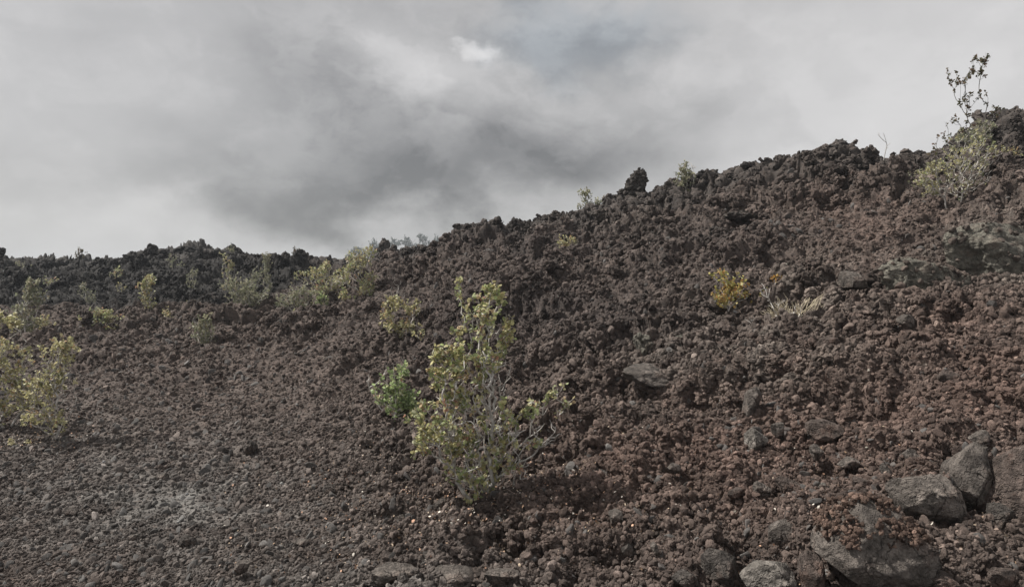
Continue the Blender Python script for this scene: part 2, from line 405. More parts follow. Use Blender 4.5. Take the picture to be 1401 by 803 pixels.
def vnoise3(p, s, seed): return np.stack([noise3(p, s, seed), noise3(p[:, [1, 2, 0]], s, seed + 31), noise3(p[:, [2, 0, 1]], s, seed + 57)], 1)
def clinker_shape(seed, n=4, spiky=.34):
    """one piece of a'a clinker: broken, spiny, folded over itself"""
    rng = np.random.default_rng(seed); v, f = ico(n); p = v * rng.uniform(.72, 1.25, 3)
    for _ in range(6):
        nn = rng.normal(size=3); nn /= np.linalg.norm(nn); e = np.clip(p @ nn - rng.uniform(.45, .85), 0, None); p = p - (e * .9)[:, None] * nn
    q = p + 1.0 * spiky * vnoise3(p, 1.4, seed) + .62 * spiky * vnoise3(p, 3.3, seed + 3)
    q = q + .30 * spiky * vnoise3(q, 7.5, seed + 7) + .14 * spiky * vnoise3(q, 17, seed + 11)
    q = q - q.mean(0); return q / np.abs(q).max() * .95, f
def cluster_shape(seed, core=(1, 1, .8), m=26, lean=0., small=(.22, .5), n=3):
    """a welded mass of clinker: a core with knobs of all sizes stuck over it"""
    rng = np.random.default_rng(seed); core = np.array(core); v, f = clinker_shape(seed, 4, .4); vs = [v * core]; fs = [f]; o0 = len(v)
    for i in range(m):
        q = rng.normal(size=3); q /= np.linalg.norm(q); v, f = clinker_shape(seed * 37 + i, n, .42); R_ = np.array(Matrix.Rotation(rng.uniform(0, 6.3), 3, Vector(rng.normal(size=3)).normalized()))
        vs.append((v * rng.uniform(*small) * rng.uniform(.5, 1.)) @ R_.T + q * core * rng.uniform(.55, .85)); fs.append(f + o0); o0 += len(v)
    p = np.concatenate(vs); p[:, 0] += lean * p[:, 2]
    return p / np.abs(p).max() * .98, np.concatenate(fs)

def stone_shape(seed, n=4, cuts=11, tight=(.55, .92), grain=.04, dims=(1, 1, 1)):
    rng = np.random.default_rng(seed); v, f = ico(n); p = v * 1.15
    for _ in range(cuts):
        nn = rng.normal(size=3); nn /= np.linalg.norm(nn); h = rng.uniform(*tight)
        e = np.clip(p @ nn - h, 0, None); p = p - (e * .97)[:, None] * nn
    p = p + .05 * vnoise3(p, 2.6, seed + 1) + .035 * vnoise3(p, 6, seed + 3) + .018 * vnoise3(p, 14, seed + 8)
    p = p * (1 + .07 * noise3(p, 1.3, seed) + grain * 1.3 * noise3(p, 4, seed + 2) + grain * .8 * noise3(p, 10, seed + 4) + grain * .45 * noise3(p, 24, seed + 6))[:, None]
    for _ in range(8 if n > 3 else 2):                                    # fresh chips off the edges
        nn = rng.normal(size=3); nn /= np.linalg.norm(nn); e = np.clip(p @ nn - (p @ nn).max() * rng.uniform(.72, .92), 0, None); p = p - (e * .94)[:, None] * nn
    p = p + .008 * vnoise3(p, 20, seed + 12)
    p = p / np.abs(p).max(0)
    return p * np.array(dims), f

# ------------------------------------------------------------------ build the ground
C = lava_colour(X, Y, Z0)
g = link('lava_ground', mesh_grid('lava_ground', XD, YD, Z1, C), M_GROUND)
tag(g, 'rough brown and black lava slope rising to a jagged ridge', kind='structure')

# ------------------------------------------------------------------ loose clinker and gravel (uncountable)
def template_coll(name, shapes, mat):
    c = bpy.data.collections.new(name)
    for i, (v, f) in enumerate(shapes):
        me = pydata('clinker_piece', v, f, True); me.materials.append(mat)
        c.objects.link(bpy.data.objects.new('%s_%02d' % (name, i), me))
    return c
T_CLINK = template_coll('clinker_pieces', [clinker_shape(100 + i, 4, .36 + .04 * (i % 4)) for i in range(14)], M_CLINK)
T_MASS = template_coll('clinker_masses', [cluster_shape(130 + i, (1, .9, .55 + .06 * (i % 4))) for i in range(9)], M_CLINK)
T_CHIP = template_coll('stone_pieces', [stone_shape(200 + i, 3, 9, (.5, .9), .03, (1, .8, .62)) for i in range(10)], M_CLINK)

def nugget_shape(seed):
    v, f = stone_shape(seed, 4, 8, (.55, .9), .05, (1, .86, .74)); v = v + .10 * vnoise3(v, 3.2, seed) + .06 * vnoise3(v, 8, seed + 1) + .03 * vnoise3(v, 18, seed + 2); return v, f
T_NUG = template_coll('lava_nugget_pieces', [nugget_shape(240 + i) for i in range(14)], M_CLINK)
def scatter(name, label, coll, ncoll, pts, rot, scl, col):
    me = bpy.data.meshes.new(name); n = len(pts)
    me.vertices.add(n); me.vertices.foreach_set('co', pts.astype(np.float32).ravel())
    for nm, ty, arr, key in (('rot', 'FLOAT_VECTOR', rot, 'vector'), ('scl', 'FLOAT_VECTOR', scl, 'vector')):
        a = me.attributes.new(nm, ty, 'POINT'); a.data.foreach_set(key, arr.astype(np.float32).ravel())
    a = me.attributes.new('pick', 'INT', 'POINT'); a.data.foreach_set('value', RNG.integers(0, ncoll, n).astype(np.int32))
    a = me.attributes.new('col', 'FLOAT_COLOR', 'POINT')
    a.data.foreach_set('color', np.concatenate([col, np.ones((n, 1))], 1).astype(np.float32).ravel())
    o = link(name, me, None); tag(o, label, kind='stuff')
    ng = bpy.data.node_groups.new(name, 'GeometryNodeTree')
    ng.interface.new_socket('Geometry', in_out='INPUT', socket_type='NodeSocketGeometry')
    ng.interface.new_socket('Geometry', in_out='OUTPUT', socket_type='NodeSocketGeometry')
    N = ng.nodes; Lk = ng.links
    gi = N.new('NodeGroupInput'); go = N.new('NodeGroupOutput'); ip = N.new('GeometryNodeInstanceOnPoints')
    ci = N.new('GeometryNodeCollectionInfo'); ci.inputs['Collection'].default_value = coll
    ci.inputs['Separate Children'].default_value = True; ci.inputs['Reset Children'].default_value = True
    def na(nm, ty):
        x = N.new('GeometryNodeInputNamedAttribute'); x.data_type = ty; x.inputs['Name'].default_value = nm; return x.outputs['Attribute']
    e2r = N.new('FunctionNodeEulerToRotation')
    Lk.new(na('rot', 'FLOAT_VECTOR'), e2r.inputs[0])
    Lk.new(gi.outputs[0], ip.inputs['Points']); Lk.new(ci.outputs[0], ip.inputs['Instance'])
    ip.inputs['Pick Instance'].default_value = True
    Lk.new(na('pick', 'INT'), ip.inputs['Instance Index']); Lk.new(e2r.outputs[0], ip.inputs['Rotation'])
    Lk.new(na('scl', 'FLOAT_VECTOR'), ip.inputs['Scale']); Lk.new(ip.outputs[0], go.inputs[0])
    md = o.modifiers.new('scatter', 'NODES'); md.node_group = ng
    return o

def sample(n, d0=3.9, d1=42, u0=-220, u1=1600):
    u = RNG.uniform(u0, u1, n); d = np.exp(RNG.uniform(math.log(d0), math.log(d1), n))
    x = (u - CX) / F * d
    a, b = grid_ij(x, d)
    return x, d, u, blookup(Z1, a, b), blookup(XD, a, b), blookup(YD, a, b), blookup(R, a, b)

def clinker_layer(name, label, coll, nc, n, size, sink=.1, keep=None, flat=.8, tint=.42, grey=0., **kw):
    x, d, u, z, xd, yd, r = sample(n, **kw)
    s = size(d, u, r, n)
    if keep is not None:
        kp = RNG.random(n) < keep(d, u, r, x)
        x, d, u, z, xd, yd, r, s = (q[kp] for q in (x, d, u, z, xd, yd, r, s)); n = len(x)
    pts = np.stack([xd, yd, z + s * RNG.uniform(-sink - .25, .35 - sink, n)], -1)
    rot = RNG.uniform(0, 2 * math.pi, (n, 3))
    scl = s[:, None] * np.stack([RNG.uniform(.75, 1.25, n), RNG.uniform(.75, 1.25, n), RNG.uniform(flat, flat + .35, n)], -1)
    c = lava_colour(x, d, z) * RNG.lognormal(0, tint, n)[:, None]
    gmix = (RNG.random(n) < grey)[:, None] * .8
    c = c * (1 - gmix) + np.array([.115, .112, .108]) * RNG.lognormal(0, .25, n)[:, None] * gmix
    return scatter(name, label, coll, nc, pts, rot, scl, np.clip(c, .012, .35))

dust = lambda d, u: gauss(u, d, 235, 7.2, 70, .45)      # bare dust patch low on the left
base_size = lambda d: .020 * (d / 5) ** .6        # radius of a typical piece
clinker_layer('lava_clinker', 'welded knobbly clinker masses scattered all over the slope', T_MASS, 9, 16000,
              lambda d, u, r, n: base_size(d) * (2.2 + 4.2 * RNG.power(.35, n)) * (.5 + .55 * r), .25,
              keep=lambda d, u, r, x: np.clip(.12 + .8 * (r - .45), 0, 1), tint=.25)
clinker_layer('lava_blocks', 'larger welded lava masses breaking through the rubble', T_MASS, 9, 3200,
              lambda d, u, r, n: .10 + .30 * RNG.power(.5, n) * np.clip(d / 14, .35, 1.2), .45,
              keep=lambda d, u, r, x: np.clip(.12 + .5 * (r - .6), 0, 1) * sstep(6, 9, d), tint=.22)
clinker_layer('lava_rubble', 'fist sized brown lava rubble covering the slope', T_CLINK, 14, 90000,
              lambda d, u, r, n: base_size(d) * RNG.uniform(.8, 1.9, n) * (.5 + .5 * np.minimum(r, 1)), .1, keep=lambda d, u, r, x: 1 - .9 * dust(d, u))
clinker_layer('lava_nuggets', 'loose brown lava nuggets lying on the near slope', T_NUG, 14, 75000,
              lambda d, u, r, n: base_size(d) * (.75 + 1.5 * RNG.power(.45, n)) * (.55 + .5 * r), -.22,
              keep=lambda d, u, r, x: np.clip(.2 + .8 * sstep(13, 7, d), 0, 1) * (1 - .8 * dust(d, u)), d1=18, tint=.36)
clinker_layer('lava_gravel', 'small loose lava gravel between the larger rubble', T_NUG, 14, 170000,
              lambda d, u, r, n: base_size(d) * RNG.uniform(.3, .85, n) * (.65 + .35 * np.minimum(r, 1)), .05, keep=lambda d, u, r, x: 1 - .6 * dust(d, u))
clinker_layer('grey_stone_chips', 'angular grey stone chips strewn over the lava', T_CHIP, 10, 42000,
              lambda d, u, r, n: base_size(d) * (.45 + 2.4 * RNG.power(.28, n)), .05,
              keep=lambda d, u, r, x: np.clip(.25 + .5 * sstep(520, 200, u) + .55 * sstep(8, 5, d), 0, 1) * sstep(24, 14, d), flat=.6, grey=.6)

# ------------------------------------------------------------------ boulders and slabs: each one a thing
GREY = (.140, .122, .108); DGREY = (.085, .075, .067); BROWN = (.105, .083, .072); OLIVE = (.165, .155, .130); LGREY = (.185, .168, .150)
_stone = {}
def smat(kind):
    if kind not in _stone:
        c, rust, stain = {'grey': (GREY, .35, .5), 'dark': (DGREY, .35, .35), 'brown': (BROWN, .6, .5), 'olive': (OLIVE, .3, .4), 'light': (LGREY, .15, .6)}[kind]
        _stone[kind] = stone_mat(kind + ' basalt', c, rust, stain)
    return _stone[kind]
def rock(name, label, cat, px, py, w, h, seed, kind='grey', depth=.8, cuts=10, tight=(.55, .92), rz=0., tilt=(0, 0), n=5, push=0., group=None, shape=None, rough_=0.):
    """a stone seen centred on a photo position, w x h photo pixels, lying in the slope"""
    _, d, _ = at(px, py + .22 * h); d += push - (.05 if name == 'stone' else 0)
    k_ = d / F; W, H = w * k_ / 2, h * k_ / 2
    v, f = shape if shape else stone_shape(seed, n, cuts, tight, .04)
    if rough_: v = v + rough_ * (.16 * vnoise3(v, 2.2, seed + 5) + .10 * vnoise3(v, 5, seed + 6) + .06 * vnoise3(v, 11, seed + 7) + .03 * vnoise3(v, 23, seed + 8))
    v = v * np.array([W, max(W, H) * depth, H])
    m = Matrix.Rotation(rz, 3, 'Z') @ Matrix.Rotation(tilt[0], 3, 'X') @ Matrix.Rotation(tilt[1], 3, 'Y')
    v = v @ np.array(m).T
    me = pydata(name, v, f, True)
    mat = kind if not isinstance(kind, str) else smat(kind)
    o = link(name, me, mat, None, ((px - CX) * k_, d, CAMZ - (py - CY) * k_))
    return tag(o, label, cat, group, 'thing')

B = 'boulder'; S = 'stone'
big = rock('boulder', 'largest grey boulder at the lower right, capped with rusty clinker', B, 1188, 744, 164, 128, 301, 'grey', .85, 12, (.76, .98), tilt=(.12, .16), n=6, push=-.22)
rock('boulder', 'rounded grey boulder perched up and right of the largest boulder', B, 1264, 686, 104, 84, 302, 'grey', .8, 15, (.84, 1.02), tilt=(.1, .28), n=6, push=-.16)
rock('boulder', 'upright cracked grey block behind the rounded boulder, left of a dark gap', B, 1322, 660, 78, 112, 303, 'grey', .7, 10, (.6, .9), tilt=(-.1, -.06), n=6, push=-.05)
rock('boulder', 'tall brown boulder at the right picture edge beside the dark gap', B, 1396, 664, 76, 132, 304, 'brown', .8, 11, (.62, .92), tilt=(-.1, .2), n=6, push=-.12)
rock('boulder', 'pale grey block at the bottom edge left of the narrow slab', B, 1058, 792, 92, 60, 305, 'light', .8, 9, (.55, .85), push=-.08)
rock('boulder', 'dark split boulder at the bottom edge with rust on its shoulder', B, 990, 776, 66, 58, 306, 'dark', .8, 10, (.5, .85), tilt=(.1, .3), push=-.1)
rock('slab', 'narrow slab standing against the left side of the largest boulder', 'slab', 1106, 776, 34, 78, 307, 'brown', .8, 9, (.5, .85), tilt=(0, -.12), push=-.1)
rock('stone', 'grey angular stone above the pale block, half buried in rusty clinker', S, 1071, 735, 42, 50, 308, 'grey', .8, 9, (.5, .85))
rock('stone', 'flat topped grey stone, upper one of two on the red slope', S, 1025, 553, 28, 52, 309, 'grey', .8, 8, (.5, .8), tilt=(0, .12))
rock('stone', 'light grey wedge stone just below the flat topped one on the red slope', S, 1034, 603, 30, 38, 310, 'light', .8, 8, (.5, .8), tilt=(0, .3))
rock('stone', 'pointed grey brown slab leaning in the red clinker, largest in the middle right', 'slab', 1128, 584, 52, 46, 311, 'brown', .5, 7, (.42, .75), tilt=(-.5, .5), push=-.06)
rock('stone', 'small grey stone directly under the pointed leaning slab', S, 1118, 619, 22, 24, 312, 'grey', .8)
rock('stone', 'dark wedge stone with a lit edge, up and left of the rounded boulder', S, 1213, 647, 17, 26, 313, 'dark', .8, 7, (.45, .75))
rock('stone', 'purplish stone with a shaded underside in the clinker above the pale block', S, 1077, 666, 34, 32, 314, 'brown', .8)
rock('stone', 'tiny whitish angular stone between the purplish stone and the largest boulder', S, 1125, 666, 13, 13, 315, 'light', .8, 6, (.45, .7))
rock('slab', 'long flat ledge slab over a dark hollow in the middle of the slope', 'slab', 893, 515, 96, 30, 316, 'grey', .6, 8, (.45, .8), tilt=(.12, .06), rz=.1, push=-.14)
rock('stone', 'knobbly grey lump standing upright behind the long ledge slab', S, 879, 478, 40, 54, 317, 'olive', .7, shape=cluster_shape(317, (.7, .8, 1), 18))
rock('slab', 'pale triangular slab beside the bleached dead branches', 'slab', 1162, 388, 46, 34, 318, 'grey', .6, 6, (.4, .7), tilt=(-.4, .35))
outs = [rock('outcrop', 'smooth grey green outcrop on the right slope, larger and higher of two', 'outcrop', 1366, 352, 170, 112, 319, 'olive', .5, 9, (.62, .95), tilt=(-.6, -.15), push=.10, n=6, rough_=.6)]
outs.append(rock('outcrop', 'olive brown outcrop lower left of the smooth grey green one', 'outcrop', 1274, 384, 140, 80, 320, 'olive', .5, 9, (.6, .95), tilt=(-.5, .1), push=.12, n=6, rough_=.6))
rock('stone', 'dark flattish stone lying in leaf litter left of the big shrub foot', S, 603, 691, 34, 20, 321, 'dark', .8)
rock('boulder', 'grey faced rock in brown clinker right of the big shrub foot', S, 817, 650, 36, 30, 322, 'dark', .8, tilt=(.2, .2))
rock('stone', 'narrow grey stone just below the grey faced rock', S, 803, 673, 14, 26, 323, 'grey', .8)
rock('boulder', 'dark rounded lump in shade at the right of the big shrub foot', S, 733, 672, 40, 34, 324, 'dark', .8, shape=cluster_shape(324, (1, .9, .8), 18))
rock('stone', 'dark upright lump alone on the smoother left slope', S, 343, 614, 20, 28, 325, 'dark', .8, shape=clinker_shape(325, 4, .25))
rock('stone', 'flat grey stone on the raked gravel left of the bare dust patch', S, 222, 653, 22, 12, 326, 'grey', .8)
rock('stone', 'grey stone in a row of dark ones near the bottom left', S, 184, 735, 20, 14, 327, 'grey', .8)
rock('stone', 'grey oval stone on the gravel near the bottom, left of centre', S, 413, 743, 24, 13, 328, 'grey', .8)
rock('stone', 'round grey pebble stone on brown gravel left of the dark flattish stone', S, 549, 709, 13, 12, 329, 'grey', .8)
rock('stone', 'dark lump beside the bare dust patch on the lower left slope', S, 258, 742, 30, 26, 330, 'dark', .8, shape=clinker_shape(330, 4, .25))
rock('slab', 'rust capped slab bridging a shaded gap above the two grey stones', 'slab', 1030, 515, 36, 14, 331, 'brown', .8, 7, (.45, .8), tilt=(0, -.35))
rock('stone', 'grey stone low at the right edge under the tall brown boulder', S, 1366, 742, 30, 26, 332, 'grey', .8)
rock('stone', 'flat grey chip in pink gravel right of the largest boulder', S, 1316, 772, 22, 14, 333, 'light', .8)
rock('boulder', 'dark overhanging crag on the upper slope under the ridge', 'crag', 1012, 296, 52, 26, 334, 'dark', .8, shape=cluster_shape(334, (1, .9, .5), 24))
rock('crag', 'knobbly crag with a shaded side left of the overhanging one', 'crag', 985, 318, 34, 24, 335, 'dark', .8, shape=cluster_shape(335, (1, .9, .6), 24))
for px, py, w, h, sd, kd, nm, lab in (
    (540, 787, 66, 30, 341, 'grey', 'slab', 'flat grey slab at the bottom edge, leftmost of the bottom slabs'),
    (612, 792, 72, 34, 342, 'grey', 'slab', 'broad flat grey slab at the bottom edge straight below the largest shrub'),
    (686, 788, 54, 34, 343, 'grey', 'slab', 'grey slab at the bottom edge, rightmost of the bottom slabs'),
    (592, 762, 36, 16, 344, 'dark', 'slab', 'thin dark slab just above the bottom slabs'),
    (1042, 669, 26, 22, 345, 'grey', 'stone', 'grey stone left of the purplish stone, below the light wedge'),
    (1008, 674, 30, 24, 346, 'brown', 'stone', 'purple brown stone farthest left in the row beside the purplish stone'),
    (1066, 590, 20, 26, 347, 'grey', 'stone', 'small grey stone between the light wedge and the pointed leaning slab'),
    (1160, 634, 30, 18, 348, 'grey', 'stone', 'flat grey stone right of the stone under the pointed leaning slab'),
    (1180, 665, 34, 22, 349, 'brown', 'stone', 'brown stone lying above the rust of the largest boulder'),
    (1245, 626, 34, 26, 350, 'grey', 'slab', 'tilted grey slab above the rounded boulder'),
    (1341, 602, 28, 26, 351, 'grey', 'stone', 'grey stone in red clinker above the cracked block'),
    (1366, 708, 52, 44, 352, 'dark', 'boulder', 'dark ledge block under the tall brown boulder at the right edge'),
    (1290, 792, 50, 26, 353, 'brown', 'stone', 'reddish stone at the bottom edge right of the largest boulder'),
    (920, 641, 22, 16, 354, 'grey', 'stone', 'grey chip stone in brown clinker midway between shrub and boulders'),
    (844, 707, 24, 22, 355, 'grey', 'stone', 'upright grey stone below and right of the grey faced rock'),
    (898, 755, 16, 32, 356, 'grey', 'slab', 'narrow upright grey slab low in the brown clinker, bottom centre right'),
    (861, 752, 20, 22, 357, 'dark', 'stone', 'dark stone left of the narrow upright grey slab'),
    (940, 792, 44, 26, 358, 'dark', 'boulder', 'black rock at the bottom edge left of the dark split boulder'),
    (1196, 496, 34, 24, 359, 'grey', 'stone', 'grey stone on the open right slope below the outcrops'),
    (1240, 440, 28, 20, 360, 'grey', 'stone', 'small grey stone just under the olive brown outcrop'),
    (1130, 470, 30, 20, 361, 'brown', 'stone', 'brown stone below the pale triangular slab'),
    (935, 470, 40, 26, 362, 'olive', 'stone', 'pale lichen grey stone right of the knobbly upright lump'),
    (1300, 520, 36, 26, 363, 'brown', 'stone', 'rusty brown stone far right on the open slope'),
    (452, 668, 22, 16, 364, 'dark', 'stone', 'dark stone on brown gravel left of the largest shrub foot'),
    (95, 700, 22, 14, 365, 'grey', 'stone', 'grey stone alone on the gravel low at the left'),
    (330, 775, 26, 18, 366, 'grey', 'stone', 'grey stone near the bottom edge left of the oval one'),
    (1376, 790, 46, 34, 367, 'brown', 'boulder', 'brown rock in the bottom right corner')):
    rock(nm, lab, 'slab' if nm == 'slab' else B if nm == 'boulder' else S, px, py, w, h, sd, kd, .8, 9, (.5, .86), rz=.3 * math.sin(sd), tilt=(.2 * math.sin(sd * 2.1), .3 * math.sin(sd * 1.3)), push=-.16 if py > 740 else -.06)
wp = rock('pebble', 'small bright white pebble alone in brown clinker above the ledge slab', 'pebble', 844, 475, 7, 6, 336, plain_mat('white coral', (.82, .82, .80)), .8, n=3)

# lava spire on the ridge: one leaning knobbly pinnacle
def pinnacle():
    vs, fs, o0 = [], [], 0
    for sd, core, off, sc_ in ((411, (.60, .6, 1), (.05, .05), .62), (412, (.55, .5, 1), (.24, .20), .60), (413, (.5, .5, 1), (-.12, .0), .50), (414, (1, .8, .7), (-.36, -.46), .52), (415, (.9, .8, .9), (.10, -.40), .56), (416, (.5, .5, .9), (.30, .45), .42)):
        v, f = cluster_shape(sd, core, 20, .10, (.2, .42)); v = v * sc_ + np.array([off[0], 0, off[1]]); vs.append(v); fs.append(f + o0); o0 += len(v)
    return np.concatenate(vs), np.concatenate(fs)
v, f = pinnacle(); dS = 21.0; kS = dS / F
sp = link('lava_spire', pydata('lava_spire', v * np.array([30, 22, 29]) * kS, f), lava_mat('spire lava', None, 1., .8, .3, (.058, .052, .047)), None, ((867 - CX) * kS, dS, CAMZ - (254 - CY) * kS))
tag(sp, 'knobbly dark lava spire leaning on the ridge against the sky', 'lava spire')
for i, (px, py, w, h, lab) in enumerate((
    (640, 317, 26, 22, 'dark knobbly crag at the blunt left end of the right ridge'),
    (1022, 226, 22, 18, 'lumpy crag on the ridge, nearest to the small silhouetted shrub'),
    (1070, 216, 18, 16, 'small pointed crag on the ridge left of the broad summit'),
    (965, 241, 30, 16, 'low dark crag on the ridge beside the silhouetted shrub'),
    (1150, 205, 50, 26, 'broad crag forming the summit of the middle ridge'),
    (1258, 212, 16, 18, 'round dark crag on the ridge just left of the tall sapling'),
    (1228, 219, 18, 12, 'low crag on the ridge between the bare sapling and round crag'),
    (1372, 162, 46, 30, 'dark crag topping the ridge at the right edge'),
    (1376, 218, 24, 16, 'black hollowed crag beside the tall sapling foot'),
    (212, 350, 34, 26, 'black pointed crag on the far left flow, left one of its twin peaks'),
    (256, 345, 40, 26, 'black blunt crag on the far left flow, highest of all there'),
    (308, 348, 40, 22, 'black rounded crag right of the highest far left one'),
    (438, 362, 18, 14, 'black crag behind the tall olive shrub on the far flow'))):
    o = rock('crag', lab, 'crag', px, py, w, h, 500 + i, lava_mat('crag lava', None, 1., .8, .25, (.020, .019, .018) if py > 330 else (.055, .049, .046)), .8, n=5, shape=cluster_shape(500 + i, (1, .9, .6), 30), group='crags on the skyline',
             push=0)
    # stand it on the crest itself
    u = px; d = float(np.interp(u, SKU, SKD)); k_ = d / F
    o.location = ((px - CX) * k_, d, CAMZ - (py - CY) * k_); s0 = d / max(1e-6, at(px, py + .22 * h)[1]); o.scale = (s0,) * 3

# clinker lying on the largest boulder and on the two outcrops
def crumbs(o, n, size, up, low, colour, name, label):
    bv = np.array([v.co for v in o.data.vertices]); bn = np.array([v.normal for v in o.data.vertices])
    ok = np.nonzero((bn[:, 2] > up) & (bv[:, 2] > low) & (fbm(bv[:, 0] * 6, bv[:, 1] * 6 + bv[:, 2] * 5, 9, 2) > -.2))[0]
    pk = RNG.choice(ok, n); s_ = size[0] + size[1] * RNG.power(.5, n)
    scatter(name, label, T_NUG, 14, bv[pk] + np.array(o.location) + RNG.normal(0, .012, (n, 3)) + np.array([0, 0, .004]), RNG.uniform(0, 6.3, (n, 3)),
            s_[:, None] * np.ones((1, 3)), np.clip(np.array(colour) * RNG.lognormal(0, .38, n)[:, None], .02, .3))
crumbs(big, 1500, (.006, .022), .25, .06, (.110, .074, .058), 'clinker_crumbs', 'rusty clinker crumbs lying on the largest boulder')
crumbs(outs[0], 110, (.015, .06), .3, -.1, (.100, .082, .070), 'clinker_crumbs', 'brown clinker scattered over the smooth grey green outcrop')
crumbs(outs[1], 140, (.012, .05), .3, -.1, (.100, .080, .068), 'clinker_crumbs', 'brown clinker scattered over the olive brown outcrop')

# ------------------------------------------------------------------ shrubs
OLIVE_L = [((0.458, 0.422, 0.215), 4), ((0.594, 0.549, 0.302), 3), ((0.245, 0.271, 0.131), 3), ((0.343, 0.396, 0.182), 2), ((0.334, 0.251, 0.149), 1.6), ((0.552, 0.309, 0.221), .5), ((0.591, 0.511, 0.286), .7), ((0.598, 0.598, 0.396), 1)]
GREEN_L = [((0.290, 0.368, 0.173), 4), ((0.406, 0.501, 0.235), 4), ((0.192, 0.239, 0.114), 2), ((0.532, 0.516, 0.283), 1.5), ((0.589, 0.309, 0.248), .3)]
YELL_L = [((0.441, 0.412, 0.220), 4), ((0.525, 0.477, 0.275), 3), ((0.331, 0.331, 0.174), 2), ((0.519, 0.361, 0.207), 1), ((0.246, 0.217, 0.131), 1)]
GREY_L = [((0.302, 0.302, 0.198), 4), ((0.388, 0.376, 0.253), 2), ((0.219, 0.238, 0.152), 3), ((0.341, 0.293, 0.206), 1)]
DARK_L = [((.10, .10, .05), 4), ((.15, .12, .07), 2), ((.17, .11, .07), 2)]
FLOW_L = [((.50, .42, .15), 4), ((.55, .36, .13), 3), ((.38, .37, .13), 3), ((.54, .28, .11), 2)]
FAR_L = [((.13, .16, .15), 3), ((.17, .20, .18), 2)]  # part of the distance haze is put into this lighter, greyer leaf colour

def leaves(P, Dv, n, L, pal, rng, spread=1.):
    """rosettes of small rounded leaves at the twig ends"""
    m = len(P) * n
    if m == 0: return None
    B_ = np.repeat(P, n, 0) + rng.normal(0, .22 * L, (m, 3)) ; A = np.repeat(Dv, n, 0)
    d = A * rng.uniform(.1, .9, (m, 1)) + rng.normal(0, .62 * spread, (m, 3)); d /= np.linalg.norm(d, axis=1)[:, None] + 1e-6
    B_ -= np.repeat(Dv, n, 0) * rng.uniform(0, 1.6 * L, (m, 1))
    up = np.array([0, 0, 1.]) + rng.normal(0, .55, (m, 3)); s = np.cross(d, up); s /= np.linalg.norm(s, axis=1)[:, None] + 1e-6; nn = np.cross(s, d)
    ln = L * rng.uniform(.6, 1.2, (m, 1)); w = ln * rng.uniform(.30, .42, (m, 1)); cup = rng.uniform(-.12, .22, (m, 1)) * ln
    v = np.stack([B_, B_ + d * ln * .35 + s * w + nn * cup, B_ + d * ln * .35 - s * w + nn * cup, B_ + d * ln * .75 + s * w * .85 + nn * cup * .6,
                  B_ + d * ln * .75 - s * w * .85 + nn * cup * .6, B_ + d * ln - nn * cup * .4], 1).reshape(-1, 3)
    f = (np.arange(m)[:, None, None] * 6 + np.array([[0, 2, 1], [1, 2, 4], [1, 4, 3], [3, 4, 5]])[None]).reshape(-1, 3)
    w_ = np.array([p[1] for p in pal], float); w_ /= w_.sum(); pc = np.array([p[0] for p in pal])
    tipc = np.repeat(rng.choice(len(pal), len(P), p=w_), n); own = rng.choice(len(pal), m, p=w_)
    c = pc[np.where(rng.random(m) < .62, tipc, own)] * rng.lognormal(0, .2, (m, 1))
    return v, f, np.repeat(np.clip(c, .01, .6), 6, 0)

def tubes(chains, sides):
    V, Fc, o0 = [], [], 0
    for pts, rad in chains:
        pts = np.asarray(pts); n = len(pts); t = np.gradient(pts, axis=0); t /= np.linalg.norm(t, axis=1)[:, None] + 1e-9
        ref = np.where(np.abs(t[:, 2:3]) > .9, np.array([[1., 0, 0]]), np.array([[0, 0, 1.]]))
        a = np.cross(t, ref); a /= np.linalg.norm(a, axis=1)[:, None] + 1e-9; b_ = np.cross(t, a)
        an = np.arange(sides) * 2 * math.pi / sides
        ring = pts[:, None] + np.asarray(rad)[:, None, None] * (np.cos(an)[None, :, None] * a[:, None] + np.sin(an)[None, :, None] * b_[:, None])
        V.append(ring.reshape(-1, 3)); i = np.arange(n - 1)[:, None] * sides; j = np.arange(sides)[None]; j2 = (j + 1) % sides
        Fc.append(np.stack([i + j, i + j2, i + sides + j2, i + sides + j], -1).reshape(-1, 4) + o0); o0 += n * sides
    return np.concatenate(V), np.concatenate(Fc)

def grow(tips, roots, rng, seg, wob, detour=.3):
    """join every tip to the growing frame by the shortest crooked way"""
    P = [np.array(r, float) for r in roots]; par = [-1] * len(roots); plen = [0.] * len(roots); stem = list(range(len(roots)))
    for i in range(len(roots)):                                        # each stem first rises on its own
        pass
    c0 = np.mean(roots, 0); order = np.argsort(np.linalg.norm((tips - c0) * np.array([1, 1, .8]), axis=1)); ends = [-1] * len(tips)
    for t_ in order:
        T = tips[t_]; A = np.array(P); dv = T - A; d = np.linalg.norm(dv, axis=1)
        cost = d * (1 + .9 * (dv[:, 2] < .25 * d)) + detour * np.array(plen)
        i = int(np.argmin(cost)); n = max(2, int(math.ceil(d[i] / seg))); cur = i; p0 = P[i]
        lift = rng.uniform(-.02, .14) * d[i]; sx = rng.normal(0, wob * d[i], 3)
        for k_ in range(1, n + 1):
            s = k_ / n
            q = p0 + (T - p0) * s + (sx + np.array([0, 0, -lift])) * math.sin(math.pi * s) + (rng.normal(0, wob * .35 * seg, 3) if k_ < n else 0)
            P.append(q); par.append(cur); plen.append(plen[cur] + d[i] / n); stem.append(stem[cur]); cur = len(P) - 1
        ends[t_] = cur
    return np.array(P), par, stem, ends

